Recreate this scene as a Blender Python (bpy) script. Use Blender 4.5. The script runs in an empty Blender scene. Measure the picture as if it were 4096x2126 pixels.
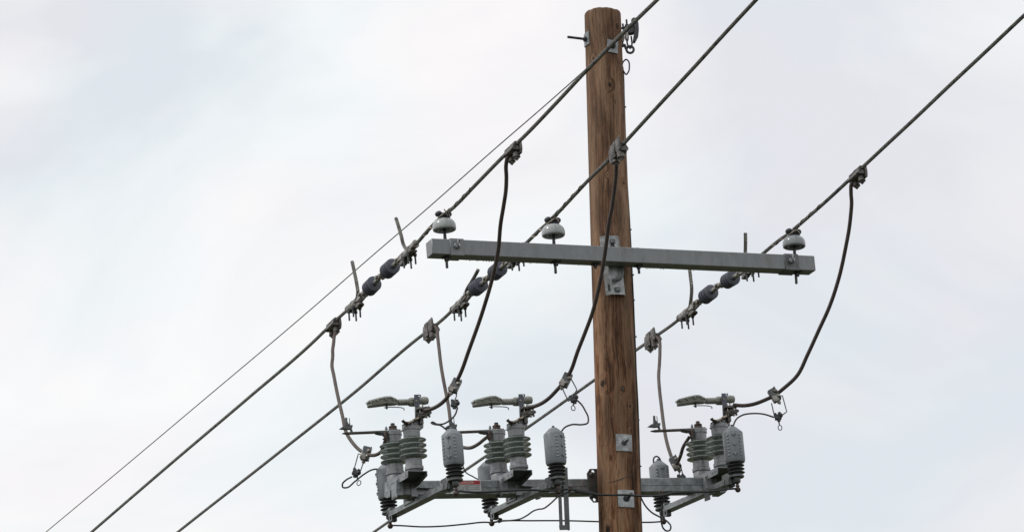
import bpy, bmesh, math, random
from mathutils import Vector as V, Matrix
random.seed(4)
R = math.radians
SC = bpy.context.scene
COL = SC.collection

# ------------------------------------------------------------------ camera
ELEV, ROLL, FPX, DIST = R(17.3), R(3.2), 17550.0, 27.0
ZC = 9.68
CAM = V((0, -DIST * math.cos(ELEV), ZC - DIST * math.sin(ELEV)))
FWD = V((0, math.cos(ELEV), math.sin(ELEV)))
U0 = V((0, -math.sin(ELEV), math.cos(ELEV)))
R0 = V((1, 0, 0))
RIGHT = math.cos(ROLL) * R0 - math.sin(ROLL) * U0
UP = math.sin(ROLL) * R0 + math.cos(ROLL) * U0
cam = bpy.data.cameras.new('camera')
cam.sensor_width = 36
cam.lens = 36 * FPX / 4096
cam.clip_start, cam.clip_end = 0.5, 6000
camo = bpy.data.objects.new('camera', cam)
COL.objects.link(camo)
M3 = Matrix((RIGHT, UP, -FWD)).transposed()
camo.matrix_world = Matrix.Translation(CAM) @ M3.to_4x4()
SC.camera = camo

# ------------------------------------------------------------------ sky, sun, exposure
SUN_EL, SUN_AZ = R(46), R(-108)     # azimuth: the direction the sun stands in, from +Y towards +X
w = bpy.data.worlds.new('World')
SC.world = w
w.use_nodes = True
nt = w.node_tree
nt.nodes.clear()
def wn(t, **k):
    n = nt.nodes.new(t)
    for a, b in k.items():
        setattr(n, a, b)
    return n
wl = nt.links.new
tc = wn('ShaderNodeTexCoord')
mp = wn('ShaderNodeMapping')
mp.inputs['Scale'].default_value = (1.0, 1.0, 1.9)
mp.inputs['Location'].default_value = (0.3, 0.1, 0.35)
wl(tc.outputs['Generated'], mp.inputs['Vector'])
n1 = wn('ShaderNodeTexNoise'); n1.inputs['Scale'].default_value = 7.0
n1.inputs['Detail'].default_value = 9; n1.inputs['Roughness'].default_value = 0.5
n1.inputs['Distortion'].default_value = 0.7
wl(mp.outputs[0], n1.inputs['Vector'])
r1 = wn('ShaderNodeValToRGB')
e = r1.color_ramp.elements
e[0].position, e[0].color = 0.36, (0.785, 0.812, 0.845, 1)
e[1].position, e[1].color = 0.63, (1.01, 1.0, 0.985, 1)
m_ = r1.color_ramp.elements.new(0.5); m_.color = (0.908, 0.926, 0.932, 1)
wl(n1.outputs['Fac'], r1.inputs['Fac'])
n2 = wn('ShaderNodeTexNoise'); n2.inputs['Scale'].default_value = 13.0
n2.inputs['Detail'].default_value = 2
wl(mp.outputs[0], n2.inputs['Vector'])
r2 = wn('ShaderNodeValToRGB')
e = r2.color_ramp.elements
e[0].position, e[0].color = 0.40, (0.968, 0.998, 1.014, 1)
e[1].position, e[1].color = 0.60, (1.022, 0.992, 1.006, 1)
wl(n2.outputs['Fac'], r2.inputs['Fac'])
mx = wn('ShaderNodeMix', data_type='RGBA', blend_type='MULTIPLY')
mx.inputs[0].default_value = 1.0
wl(r1.outputs[0], mx.inputs[6]); wl(r2.outputs[0], mx.inputs[7])
bgc = wn('ShaderNodeBackground'); bgc.inputs['Strength'].default_value = 1.0
wl(mx.outputs[2], bgc.inputs['Color'])
sk = wn('ShaderNodeTexSky', sky_type='NISHITA')
sk.sun_disc = False
sk.sun_elevation = SUN_EL
sk.sun_rotation = SUN_AZ
bgs = wn('ShaderNodeBackground'); bgs.inputs['Strength'].default_value = 0.10
wl(sk.outputs[0], bgs.inputs['Color'])
ms = wn('ShaderNodeMixShader'); ms.inputs[0].default_value = 0.965
wl(bgs.outputs[0], ms.inputs[1]); wl(bgc.outputs[0], ms.inputs[2])
wo = wn('ShaderNodeOutputWorld')
wl(ms.outputs[0], wo.inputs['Surface'])

sun = bpy.data.lights.new('sun', 'SUN')
sun.energy = 1.5
sun.angle = R(10)
sun.color = (1.0, 0.97, 0.93)
suno = bpy.data.objects.new('sun', sun)
COL.objects.link(suno)
sd = V((math.sin(SUN_AZ) * math.cos(SUN_EL), math.cos(SUN_AZ) * math.cos(SUN_EL), math.sin(SUN_EL)))
suno.rotation_euler = sd.to_track_quat('Z', 'Y').to_euler()
suno.location = (-20, -20, 40)
vs = SC.view_settings
vs.view_transform = 'Standard'
vs.look = 'None'
vs.exposure = 0.0
vs.gamma = 1.0
vs.use_curve_mapping = False

# ------------------------------------------------------------------ helpers: from photograph to place
def ray(px, py):
    return FWD + RIGHT * ((px - 2048) / FPX) - UP * ((py - 1063) / FPX)
def U(px, py, d=0.0):
    r = ray(px, py)
    return CAM + r * ((d - CAM.y) / r.y)
def W(px, py, p0, n):
    r = ray(px, py)
    return CAM + r * ((p0 - CAM).dot(n) / r.dot(n))
def Q(x, y, ox, oy, f):
    return (ox + x / f, oy + y / f)
def z1(x, y): return Q(x, y, 1300, 1500, 2.136)
def z2(x, y): return Q(x, y, 1650, 1500, 2.136)
def z3(x, y): return Q(x, y, 2300, 1500, 2.136)
def z4(x, y): return Q(x, y, 2550, 1500, 2.136)
def zA(x, y): return Q(x, y, 1250, 850, 2.432)
def zB(x, y): return Q(x, y, 1650, 850, 2.431)
def zC(x, y): return Q(x, y, 2300, 850, 2.431)
def zD(x, y): return Q(x, y, 2200, 0, 1.91)
def zE(x, y): return Q(x, y, 1900, 500, 2.674)
def zF(x, y): return Q(x, y, 3000, 600, 3.342)
def r3(x, y): return Q(x, y, 1480, 1840, 4.952)
def r5(x, y): return Q(x, y, 1400, 1560, 5.572)
def r6(x, y): return Q(x, y, 1340, 1640, 5.1425)

PHI = R(23)
A = V((math.cos(PHI), math.sin(PHI), 0))      # along the arms, to the right
N = V((-math.sin(PHI), math.cos(PHI), 0))     # along the line, away from the camera
Z = V((0, 0, 1))

def frame(o, x, up=Z):
    x = x.normalized()
    y = up.cross(x).normalized()
    z = x.cross(y)
    m = Matrix((x, y, z)).transposed().to_4x4()
    m.translation = o
    return m
def zframe(o, z, xh=V((1, 0, 0))):
    z = z.normalized()
    y = z.cross(xh).normalized()
    x = y.cross(z)
    m = Matrix((x, y, z)).transposed().to_4x4()
    m.translation = o
    return m
def T(x, y, z): return Matrix.Translation((x, y, z))
def RX(a): return Matrix.Rotation(R(a), 4, 'X')
def RY(a): return Matrix.Rotation(R(a), 4, 'Y')
def RZ(a): return Matrix.Rotation(R(a), 4, 'Z')
I4 = Matrix.Identity(4)

def smooth(pts, step=0.02, closed=False):
    P = [V(p) for p in pts]
    n = len(P)
    out = []
    rng = n if closed else n - 1
    for i in range(rng):
        if closed:
            a, b, c, d = P[(i - 1) % n], P[i], P[(i + 1) % n], P[(i + 2) % n]
        else:
            b, c = P[i], P[i + 1]
            a = P[i - 1] if i else b * 2 - c
            d = P[i + 2] if i + 2 < n else c * 2 - b
        # centripetal-ish tangents
        l0, l1, l2 = max((b - a).length, 1e-6), max((c - b).length, 1e-6), max((d - c).length, 1e-6)
        t1 = ((b - a) / l0 * l1 + (c - b) / l1 * l0) / (l0 + l1)
        t2 = ((c - b) / l1 * l2 + (d - c) / l2 * l1) / (l1 + l2)
        t1, t2 = t1 * l1, t2 * l1
        k = max(1, int(l1 / step))
        for j in range(k):
            t = j / k
            out.append(b * (2*t**3 - 3*t*t + 1) + t1 * (t**3 - 2*t*t + t) + c * (-2*t**3 + 3*t*t) + t2 * (t**3 - t*t))
    if not closed:
        out.append(P[-1])
    return out

class B:
    """collects shapes for ONE mesh object"""
    def __init__(s): s.v = []; s.f = []
    def add(s, vs_, fs, m=None):
        k = len(s.v)
        s.v += [(m @ V(p)) if m else V(p) for p in vs_]
        s.f += [tuple(i + k for i in f) for f in fs]
        return s
    def lathe(s, prof, m=None, n=24, ph=0.0):
        vs_, rows = [], []
        for r, z in prof:
            if r < 1e-6:
                rows.append([len(vs_)]); vs_.append((0, 0, z))
            else:
                rows.append(list(range(len(vs_), len(vs_) + n)))
                vs_ += [(r * math.cos(2*math.pi*(i + ph)/n), r * math.sin(2*math.pi*(i + ph)/n), z) for i in range(n)]
        fs = []
        for a, b in zip(rows, rows[1:]):
            for i in range(n):
                j = (i + 1) % n
                if len(a) == 1 and len(b) == 1: continue
                if len(a) == 1: fs.append((a[0], b[j], b[i]))
                elif len(b) == 1: fs.append((a[i], a[j], b[0]))
                else: fs.append((a[i], a[j], b[j], b[i]))
        return s.add(vs_, fs, m)
    def cyl(s, r, z0, z1_, m=None, n=16):
        c = min(r * 0.15, abs(z1_ - z0) * 0.2)
        return s.lathe([(0, z0), (r - c, z0), (r, z0 + c), (r, z1_ - c), (r - c, z1_), (0, z1_)], m, n)
    def nut(s, r, z0, z1_, m=None, n=6):
        c = r * 0.12
        return s.lathe([(0, z0), (r - c, z0), (r, z0 + c), (r, z1_ - c), (r - c, z1_), (0, z1_)], m, n)
    def box(s, x0, x1, y0, y1, za, zb, m=None, bev=0.002):
        bm = bmesh.new()
        bmesh.ops.create_cube(bm, size=1)
        for q in bm.verts:
            q.co = V((x0 + (x1 - x0) * (q.co.x + .5), y0 + (y1 - y0) * (q.co.y + .5), za + (zb - za) * (q.co.z + .5)))
        b = min(bev, 0.3 * min(abs(x1 - x0), abs(y1 - y0), abs(zb - za)))
        if b > 0:
            bmesh.ops.bevel(bm, geom=bm.edges[:], offset=b, segments=1, affect='EDGES')
        bm.verts.index_update()
        s.add([q.co for q in bm.verts], [[q.index for q in f.verts] for f in bm.faces], m)
        bm.free()
        return s
    def prism(s, poly, h0, h1, m=None, bev=0.0):
        """polygon in local XY, extruded along local Z from h0 to h1"""
        n = len(poly)
        ar = sum(poly[i][0]*poly[(i+1) % n][1] - poly[(i+1) % n][0]*poly[i][1] for i in range(n))
        if ar < 0: poly = poly[::-1]
        bm = bmesh.new()
        a = [bm.verts.new((x, y, h0)) for x, y in poly]
        b = [bm.verts.new((x, y, h1)) for x, y in poly]
        bm.faces.new(a[::-1]); bm.faces.new(b)
        for i in range(n):
            j = (i + 1) % n
            bm.faces.new((a[i], a[j], b[j], b[i]))
        if bev:
            bmesh.ops.bevel(bm, geom=bm.edges[:], offset=bev, segments=1, affect='EDGES', clamp_overlap=True)
        bmesh.ops.triangulate(bm, faces=[f for f in bm.faces if len(f.verts) > 4])
        bm.verts.index_update()
        s.add([q.co for q in bm.verts], [[q.index for q in f.verts] for f in bm.faces], m)
        bm.free()
        return s
    def xz(s, poly, y0, y1, bev=0.0015):
        """polygon given in local X,Z, thick along Y"""
        m = Matrix(((1, 0, 0, 0), (0, 0, 1, 0), (0, 1, 0, 0), (0, 0, 0, 1)))
        k = len(s.f)
        s.prism(poly, y0, y1, m, bev)
        s.f[k:] = [f[::-1] for f in s.f[k:]]
        return s
    def plate_hole(s, w_, h_, t, m=None, hole=None, n=24):
        """flat plate in XY with a round/oval hole: hole=(cx, cy, rx, ry)"""
        cx, cy, rx, ry = hole
        inner, outer = [], []
        for i in range(n):
            a = 2*math.pi*i/n
            c, q = math.cos(a), math.sin(a)
            inner.append((cx + rx*c, cy + ry*q))
            k = min(((w_/2 - cx*math.copysign(1, c))/abs(c)) if abs(c) > 1e-6 else 9e9,
                    ((h_/2 - cy*math.copysign(1, q))/abs(q)) if abs(q) > 1e-6 else 9e9)
            outer.append((cx + k*c, cy + k*q))
        vs_ = [(x, y, 0) for x, y in inner] + [(x, y, 0) for x, y in outer] + [(x, y, t) for x, y in inner] + [(x, y, t) for x, y in outer]
        fs = []
        for i in range(n):
            j = (i + 1) % n
            fs += [(i, j, n + j, n + i), (2*n + i, 3*n + i, 3*n + j, 2*n + j),
                   (i, 2*n + i, 2*n + j, j), (n + i, n + j, 3*n + j, 3*n + i)]
        return s.add(vs_, fs, m)
    def tube(s, pts, r, n=8, closed=False, m=None, lobes=0, lay=0.2, amp=0.13, flat=1.0):
        P = [V(p) for p in pts]
        L = len(P)
        tg = []
        for i in range(L):
            a = P[(i - 1) % L] if (closed or i) else P[i]
            b = P[(i + 1) % L] if (closed or i < L - 1) else P[i]
            tg.append((b - a).normalized())
        u = tg[0].orthogonal().normalized()
        if abs(tg[0].z) < 0.9:
            u = (Z - tg[0] * tg[0].z).normalized()
        vs_, dist = [], 0.0
        for i in range(L):
            if i:
                dist += (P[i] - P[i-1]).length
                u = (u - tg[i] * u.dot(tg[i])).normalized()
            v_ = tg[i].cross(u)
            rr = r[i] if isinstance(r, (list, tuple)) else r
            for k in range(n):
                a = 2*math.pi*k/n
                q = rr
                if lobes:
                    q = rr * (1 - amp + amp * 2 * abs(math.cos(lobes * a / 2)) - amp * 0.4)
                    a += 2*math.pi*dist/lay
                vs_.append(P[i] + u * (q * math.cos(a)) + v_ * (q * flat * math.sin(a)))
        fs = []
        for i in range(L if closed else L - 1):
            j = (i + 1) % L
            for k in range(n):
                l = (k + 1) % n
                fs.append((i*n + k, i*n + l, j*n + l, j*n + k))
        if not closed:
            fs.append(tuple(range(n))[::-1]); fs.append(tuple((L-1)*n + k for k in range(n)))
        return s.add(vs_, fs, m)
    def ring(s, rx, rz, r, m=None, n=20, k=8):
        """ring lying in local XZ"""
        return s.tube([(rx*math.cos(2*math.pi*i/n), 0, rz*math.sin(2*math.pi*i/n)) for i in range(n)], r, k, True, m)
    def ball(s, r, m=None, n=14):
        k = 8
        return s.lathe([(r*math.sin(math.pi*i/k), -r*math.cos(math.pi*i/k)) for i in range(k+1)], m, n)
    def build(s, name, mat, parent=None, origin=None, angle=38):
        me = bpy.data.meshes.new(name)
        o_ = V(origin) if origin is not None else V((0, 0, 0))
        me.from_pydata([p - o_ for p in s.v], [], s.f)
        me.materials.append(mat)
        me.polygons.foreach_set('use_smooth', [True] * len(me.polygons))
        me.set_sharp_from_angle(angle=R(angle))
        me.update()
        o = bpy.data.objects.new(name, me)
        COL.objects.link(o)
        o.location = o_
        if parent: o.parent = parent
        return o

def drill(b, cutters):
    """cut real holes into a collected shape"""
    def tmp(x):
        me = bpy.data.meshes.new('tmp'); me.from_pydata(x.v, [], x.f); me.update()
        bm = bmesh.new(); bm.from_mesh(me); bmesh.ops.recalc_face_normals(bm, faces=bm.faces); bm.to_mesh(me); bm.free()
        o = bpy.data.objects.new('tmp', me); COL.objects.link(o); return o
    a = tmp(b); cs = [tmp(c) for c in cutters]
    for c in cs:
        m = a.modifiers.new('cut', 'BOOLEAN'); m.operation = 'DIFFERENCE'; m.object = c; m.solver = 'EXACT'
    dg = bpy.context.evaluated_depsgraph_get(); dg.update()
    me = bpy.data.meshes.new_from_object(a.evaluated_get(dg))
    b.v = [q.co.copy() for q in me.vertices]; b.f = [tuple(p.vertices) for p in me.polygons]
    for o in [a] + cs:
        q = o.data; bpy.data.objects.remove(o); bpy.data.meshes.remove(q)
    bpy.data.meshes.remove(me)
    return b

def tag(o, label=None, cat=None, group=None, kind=None):
    for k, q in (('label', label), ('category', cat), ('group', group), ('kind', kind)):
        if q: o[k] = q
    return o
def empty(name, m):
    o = bpy.data.objects.new(name, None)
    COL.objects.link(o)
    o.empty_display_size = 0.05
    o.matrix_world = m
    return o
def copy_tree(o, parent=None):
    c = o.copy(); COL.objects.link(c)
    if parent: c.parent = parent
    for ch in list(o.children): copy_tree(ch, c)
    return c
def placed(first, flag, m):
    o = first if not flag else copy_tree(first)
    flag.append(1)
    o.matrix_world = m
    return o

# ------------------------------------------------------------------ materials
def mat(name, col, rough=0.6, metal=0.0, var=0.25, scale=14.0, bump=0.15, bscale=60.0, spec=0.5, stretch=(1, 1, 1),
        col2=None, patch=(0.45, 0.62), coat=0.0, pscale=None, rvar=0.15):
    m = bpy.data.materials.new(name)
    m.use_nodes = True
    t = m.node_tree; nd = t.nodes; L = t.links.new
    p = nd['Principled BSDF']
    c = nd.new('ShaderNodeTexCoord')
    oi = nd.new('ShaderNodeObjectInfo')
    ad = nd.new('ShaderNodeVectorMath'); ad.operation = 'ADD'
    mg = nd.new('ShaderNodeMapping'); mg.inputs['Scale'].default_value = stretch
    L(c.outputs['Object'], mg.inputs[0])
    L(mg.outputs[0], ad.inputs[0]); L(oi.outputs['Random'], ad.inputs[1])
    n = nd.new('ShaderNodeTexNoise'); n.inputs['Scale'].default_value = scale; n.inputs['Detail'].default_value = 6
    n.inputs['Roughness'].default_value = 0.6
    L(ad.outputs[0], n.inputs['Vector'])
    mr = nd.new('ShaderNodeMapRange')
    mr.inputs['From Min'].default_value, mr.inputs['From Max'].default_value = 0.3, 0.7
    mr.inputs['To Min'].default_value, mr.inputs['To Max'].default_value = 1 - var, 1 + var
    L(n.outputs['Fac'], mr.inputs['Value'])
    mul = nd.new('ShaderNodeMix'); mul.data_type = 'RGBA'; mul.blend_type = 'MULTIPLY'; mul.inputs[0].default_value = 1
    mul.inputs[6].default_value = (*col, 1)
    L(mr.outputs[0], mul.inputs[7])
    out = mul.outputs[2]
    if col2:
        n2_ = nd.new('ShaderNodeTexNoise'); n2_.inputs['Scale'].default_value = pscale or scale * 0.6
        n2_.inputs['Detail'].default_value = 5; n2_.inputs['Roughness'].default_value = 0.65
        L(ad.outputs[0], n2_.inputs['Vector'])
        q = nd.new('ShaderNodeMapRange'); q.inputs['From Min'].default_value, q.inputs['From Max'].default_value = patch
        L(n2_.outputs['Fac'], q.inputs['Value'])
        mm = nd.new('ShaderNodeMix'); mm.data_type = 'RGBA'
        L(q.outputs[0], mm.inputs[0]); L(out, mm.inputs[6]); mm.inputs[7].default_value = (*col2, 1)
        out = mm.outputs[2]
    L(out, p.inputs['Base Color'])
    p.inputs['Metallic'].default_value = metal
    rr = nd.new('ShaderNodeMapRange')
    rr.inputs['From Min'].default_value, rr.inputs['From Max'].default_value = 0.3, 0.7
    rr.inputs['To Min'].default_value, rr.inputs['To Max'].default_value = max(0.02, rough - rvar * rough), min(1, rough + rvar * rough)
    L(n.outputs['Fac'], rr.inputs['Value']); L(rr.outputs[0], p.inputs['Roughness'])
    p.inputs['Specular IOR Level'].default_value = spec
    p.inputs['Coat Weight'].default_value = coat
    p.inputs['Coat Roughness'].default_value = 0.12
    if bump:
        nb = nd.new('ShaderNodeTexNoise'); nb.inputs['Scale'].default_value = bscale; nb.inputs['Detail'].default_value = 4
        L(ad.outputs[0], nb.inputs['Vector'])
        bp = nd.new('ShaderNodeBump'); bp.inputs['Strength'].default_value = bump; bp.inputs['Distance'].default_value = 0.003
        L(nb.outputs['Fac'], bp.inputs['Height']); L(bp.outputs[0], p.inputs['Normal'])
    return m

PAINT = mat('grey_arm_paint', (0.222, 0.235, 0.243), 0.40, 0.15, 0.13, 9, 0.06, 300, stretch=(3, 1.2, .8), col2=(0.175, 0.18, 0.175), patch=(0.5, 0.72))
GALV = mat('galvanised_steel', (0.255, 0.272, 0.28), 0.42, 0.5, 0.34, 34, 0.12, 90, col2=(0.165, 0.176, 0.175), patch=(0.46, 0.62))
GALVB = mat('bright_zinc_plate', (0.36, 0.375, 0.378), 0.38, 0.55, 0.35, 30, 0.15, 90, col2=(0.20, 0.205, 0.20), patch=(0.45, 0.62))
GALVD = mat('dull_galvanised', (0.135, 0.143, 0.148), 0.45, 0.55, 0.28, 30, 0.15, 90, col2=(0.10, 0.095, 0.09), patch=(0.5, 0.66))
IRON = mat('dark_iron', (0.055, 0.057, 0.062), 0.42, 0.5, 0.3, 40, 0.2, 120, col2=(0.075, 0.05, 0.035), patch=(0.55, 0.7))
ALU = mat('cast_aluminium', (0.33, 0.315, 0.29), 0.42, 0.6, 0.3, 35, 0.3, 90, col2=(0.14, 0.12, 0.10), patch=(0.47, 0.62))
ALUD = mat('weathered_casting', (0.165, 0.155, 0.143), 0.48, 0.55, 0.35, 35, 0.3, 90, col2=(0.06, 0.05, 0.042), patch=(0.47, 0.62))
STRAND = mat('stranded_conductor', (0.185, 0.178, 0.158), 0.40, 0.65, 0.25, 30, 0.1, 150, col2=(0.075, 0.072, 0.066), patch=(0.5, 0.65))
CABLE = mat('brown_cable', (0.062, 0.046, 0.042), 0.55, 0.0, 0.2, 18, 0.12, 120, col2=(0.095, 0.07, 0.06), patch=(0.5, 0.7))
CABLEG = mat('grey_brown_cable', (0.100, 0.080, 0.071), 0.6, 0.0, 0.2, 18, 0.12, 120, col2=(0.085, 0.052, 0.042), patch=(0.5, 0.68))
BLACK = mat('black_wire', (0.018, 0.020, 0.021), 0.45, 0.0, 0.2, 30, 0.05, 100)
PORC = mat('grey_porcelain', (0.37, 0.40, 0.392), 0.27, 0.0, 0.10, 12, 0.0, 50, coat=0.25, col2=(0.33, 0.35, 0.335), patch=(0.5, 0.75))
PORC2 = mat('darker_grey_porcelain', (0.27, 0.292, 0.297), 0.25, 0.0, 0.14, 14, 0.0, 50, coat=0.3, col2=(0.21, 0.225, 0.22), patch=(0.48, 0.7))
GREEN = mat('green_glaze', (0.305, 0.348, 0.322), 0.15, 0.0, 0.16, 18, 0.0, 50, coat=0.7, col2=(0.195, 0.232, 0.208), patch=(0.5, 0.72))
CAPG = mat('grey_cap_casting', (0.255, 0.265, 0.272), 0.45, 0.5, 0.2, 40, 0.35, 110, col2=(0.33, 0.335, 0.335), patch=(0.52, 0.68))
POLY = mat('blue_grey_polymer', (0.095, 0.103, 0.132), 0.5, 0.0, 0.14, 20, 0.06, 150, col2=(0.115, 0.118, 0.13), patch=(0.5, 0.7))
RUBBER = mat('dark_polymer', (0.032, 0.032, 0.036), 0.45, 0.0, 0.15, 20, 0.05, 150)
COVER = mat('grey_cover_plastic', (0.205, 0.226, 0.245), 0.4, 0.0, 0.12, 16, 0.03, 150, stretch=(1, 1, .3), col2=(0.165, 0.175, 0.178), patch=(0.52, 0.75))
OLIVE = mat('olive_grey_moulding', (0.255, 0.262, 0.226), 0.4, 0.0, 0.15, 20, 0.08, 120, col2=(0.13, 0.125, 0.10), patch=(0.5, 0.7))
LIDC = mat('pale_olive_lid', (0.35, 0.365, 0.325), 0.35, 0.0, 0.15, 20, 0.08, 120, col2=(0.19, 0.195, 0.165), patch=(0.5, 0.7))
SLATE = mat('slate_plate', (0.10, 0.11, 0.135), 0.5, 0.1, 0.12, 25, 0.05, 120)
BRONZE = mat('tarnished_bronze', (0.115, 0.098, 0.078), 0.55, 0.45, 0.35, 45, 0.25, 110, col2=(0.07, 0.045, 0.036), patch=(0.48, 0.62))
BRASSY = mat('worn_tin_contact', (0.42, 0.36, 0.28), 0.45, 0.6, 0.3, 45, 0.2, 110, col2=(0.16, 0.10, 0.07), patch=(0.5, 0.62))
RUST = mat('rusty_iron', (0.085, 0.062, 0.054), 0.6, 0.3, 0.4, 45, 0.3, 110, col2=(0.05, 0.034, 0.030), patch=(0.45, 0.6))
SIGNW = mat('sign_white', (0.62, 0.64, 0.63), 0.5, 0.0, 0.08, 20, 0.0)
SIGNR = mat('sign_red', (0.42, 0.013, 0.025), 0.45, 0.0, 0.1, 20, 0.0)
SIGNK = mat('sign_black', (0.03, 0.03, 0.03), 0.5, 0.0, 0.1, 20, 0.0)
TIE = mat('bright_tie_wire', (0.42, 0.37, 0.31), 0.4, 0.5, 0.2, 40, 0.0)

# wood of the pole: vertical grain, weathering streaks, knots where the photograph has them
def wood(knots):
    m = bpy.data.materials.new('pole_wood')
    m.use_nodes = True
    t = m.node_tree; nd = t.nodes; L = t.links.new
    p = nd['Principled BSDF']
    def node(ty, **k):
        n = nd.new(ty)
        for a, b in k.items(): setattr(n, a, b)
        return n
    c = node('ShaderNodeTexCoord')
    # the grain bends round each knot
    vec = c.outputs['Object']
    masks = []
    for (kp, kr) in knots:
        d = node('ShaderNodeVectorMath', operation='SUBTRACT')
        L(c.outputs['Object'], d.inputs[0]); d.inputs[1].default_value = kp
        sc_ = node('ShaderNodeVectorMath', operation='MULTIPLY'); sc_.inputs[1].default_value = (1, 1, 0.75)
        L(d.outputs[0], sc_.inputs[0])
        ln = node('ShaderNodeVectorMath', operation='LENGTH')
        L(sc_.outputs[0], ln.inputs[0])
        nz = node('ShaderNodeTexNoise'); nz.inputs['Scale'].default_value = 60
        L(c.outputs['Object'], nz.inputs['Vector'])
        ma = node('ShaderNodeMath', operation='MULTIPLY_ADD'); ma.inputs[1].default_value = kr * 1.5
        L(nz.outputs['Fac'], ma.inputs[0]); L(ln.outputs['Value'], ma.inputs[2])
        mr = node('ShaderNodeMapRange', interpolation_type='SMOOTHSTEP')
        mr.inputs['From Min'].default_value, mr.inputs['From Max'].default_value = kr * 1.1, kr * 2.0
        mr.inputs['To Min'].default_value, mr.inputs['To Max'].default_value = 1, 0
        L(ma.outputs[0], mr.inputs['Value'])
        wide = node('ShaderNodeMapRange', interpolation_type='SMOOTHSTEP')
        wide.inputs['From Min'].default_value, wide.inputs['From Max'].default_value = 0, kr * 4.5
        wide.inputs['To Min'].default_value, wide.inputs['To Max'].default_value = 1, 0
        L(ln.outputs['Value'], wide.inputs['Value'])
        masks.append((mr.outputs[0], wide.outputs[0], ln.outputs['Value']))
    def maxall(k):
        o_ = masks[0][k]
        for q in masks[1:]:
            x = node('ShaderNodeMath', operation='MAXIMUM'); L(o_, x.inputs[0]); L(q[k], x.inputs[1]); o_ = x.outputs[0]
        return o_
    core, near = maxall(0), maxall(1)
    # low noise wobble of the grain
    wob = node('ShaderNodeTexNoise'); wob.inputs['Scale'].default_value = 3.0; wob.inputs['Detail'].default_value = 2
    L(vec, wob.inputs['Vector'])
    wv = node('ShaderNodeVectorMath', operation='MULTIPLY_ADD'); wv.inputs[1].default_value = (0.05, 0.05, 0)
    L(wob.outputs['Color'], wv.inputs[0]); L(vec, wv.inputs[2])
    nv = node('ShaderNodeVectorMath', operation='SCALE'); L(wv.outputs[0], nv.inputs[0])
    kx = node('ShaderNodeMath', operation='MULTIPLY_ADD'); L(near, kx.inputs[0]); kx.inputs[1].default_value = 0.06; kx.inputs[2].default_value = 1
    L(kx.outputs[0], nv.inputs['Scale'])
    def streak(scl, zs, det=8, rough=0.65):
        mg = node('ShaderNodeMapping'); mg.inputs['Scale'].default_value = (scl, scl, zs)
        L(nv.outputs[0], mg.inputs[0])
        n = node('ShaderNodeTexNoise'); n.inputs['Scale'].default_value = 1.0
        n.inputs['Detail'].default_value = det; n.inputs['Roughness'].default_value = rough
        L(mg.outputs[0], n.inputs['Vector'])
        return n.outputs['Fac']
    fine, mid, big = streak(120, 2.2), streak(24, 0.75), streak(8, 0.55, 5)
    blot = streak(11, 4, 6)
    rp = node('ShaderNodeValToRGB')
    e = rp.color_ramp.elements
    e[0].position, e[0].color = 0.20, (0.060, 0.029, 0.016, 1)
    e[1].position, e[1].color = 0.74, (0.43, 0.25, 0.143, 1)
    x = rp.color_ramp.elements.new(0.42); x.color = (0.185, 0.077, 0.033, 1)
    x = rp.color_ramp.elements.new(0.56); x.color = (0.315, 0.153, 0.077, 1)
    def mixv(a, b, f):
        q = node('ShaderNodeMix', data_type='FLOAT'); q.inputs[0].default_value = f
        L(a, q.inputs[2]); L(b, q.inputs[3]); return q.outputs[0]
    g = mixv(mixv(mixv(fine, mid, 0.36), big, 0.40), blot, 0.26)
    # stretch contrast
    st = node('ShaderNodeMapRange'); st.inputs['From Min'].default_value, st.inputs['From Max'].default_value = 0.40, 0.595
    L(g, st.inputs['Value'])
    L(st.outputs[0], rp.inputs['Fac'])
    # weathered grey-tan skin, more of it towards the top
    sx = node('ShaderNodeSeparateXYZ'); L(c.outputs['Object'], sx.inputs[0])
    hz = node('ShaderNodeMapRange'); hz.inputs['From Min'].default_value, hz.inputs['From Max'].default_value = 8.6, 11.2
    hz.inputs['To Min'].default_value, hz.inputs['To Max'].default_value = -0.12, 0.16
    L(sx.outputs['Z'], hz.inputs['Value'])
    wa = node('ShaderNodeMath', operation='ADD'); L(big, wa.inputs[0]); L(hz.outputs[0], wa.inputs[1])
    wm = node('ShaderNodeMapRange'); wm.inputs['From Min'].default_value, wm.inputs['From Max'].default_value = 0.45, 0.72
    wm.inputs['To Max'].default_value = 0.5
    L(wa.outputs[0], wm.inputs['Value'])
    gr = node('ShaderNodeMix', data_type='RGBA'); L(wm.outputs[0], gr.inputs[0]); L(rp.outputs[0], gr.inputs[6])
    wc = node('ShaderNodeMix', data_type='RGBA', blend_type='MULTIPLY'); wc.inputs[0].default_value = 1
    wc.inputs[6].default_value = (0.30, 0.20, 0.135, 1)
    fm = node('ShaderNodeMapRange'); fm.inputs['From Min'].default_value, fm.inputs['From Max'].default_value = 0.3, 0.7
    fm.inputs['To Min'].default_value, fm.inputs['To Max'].default_value = 0.55, 1.4
    L(fine, fm.inputs['Value']); L(fm.outputs[0], wc.inputs[7]); L(wc.outputs[2], gr.inputs[7])
    # ring pattern round knots + dark knot cores
    cur = gr.outputs[2]
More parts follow.
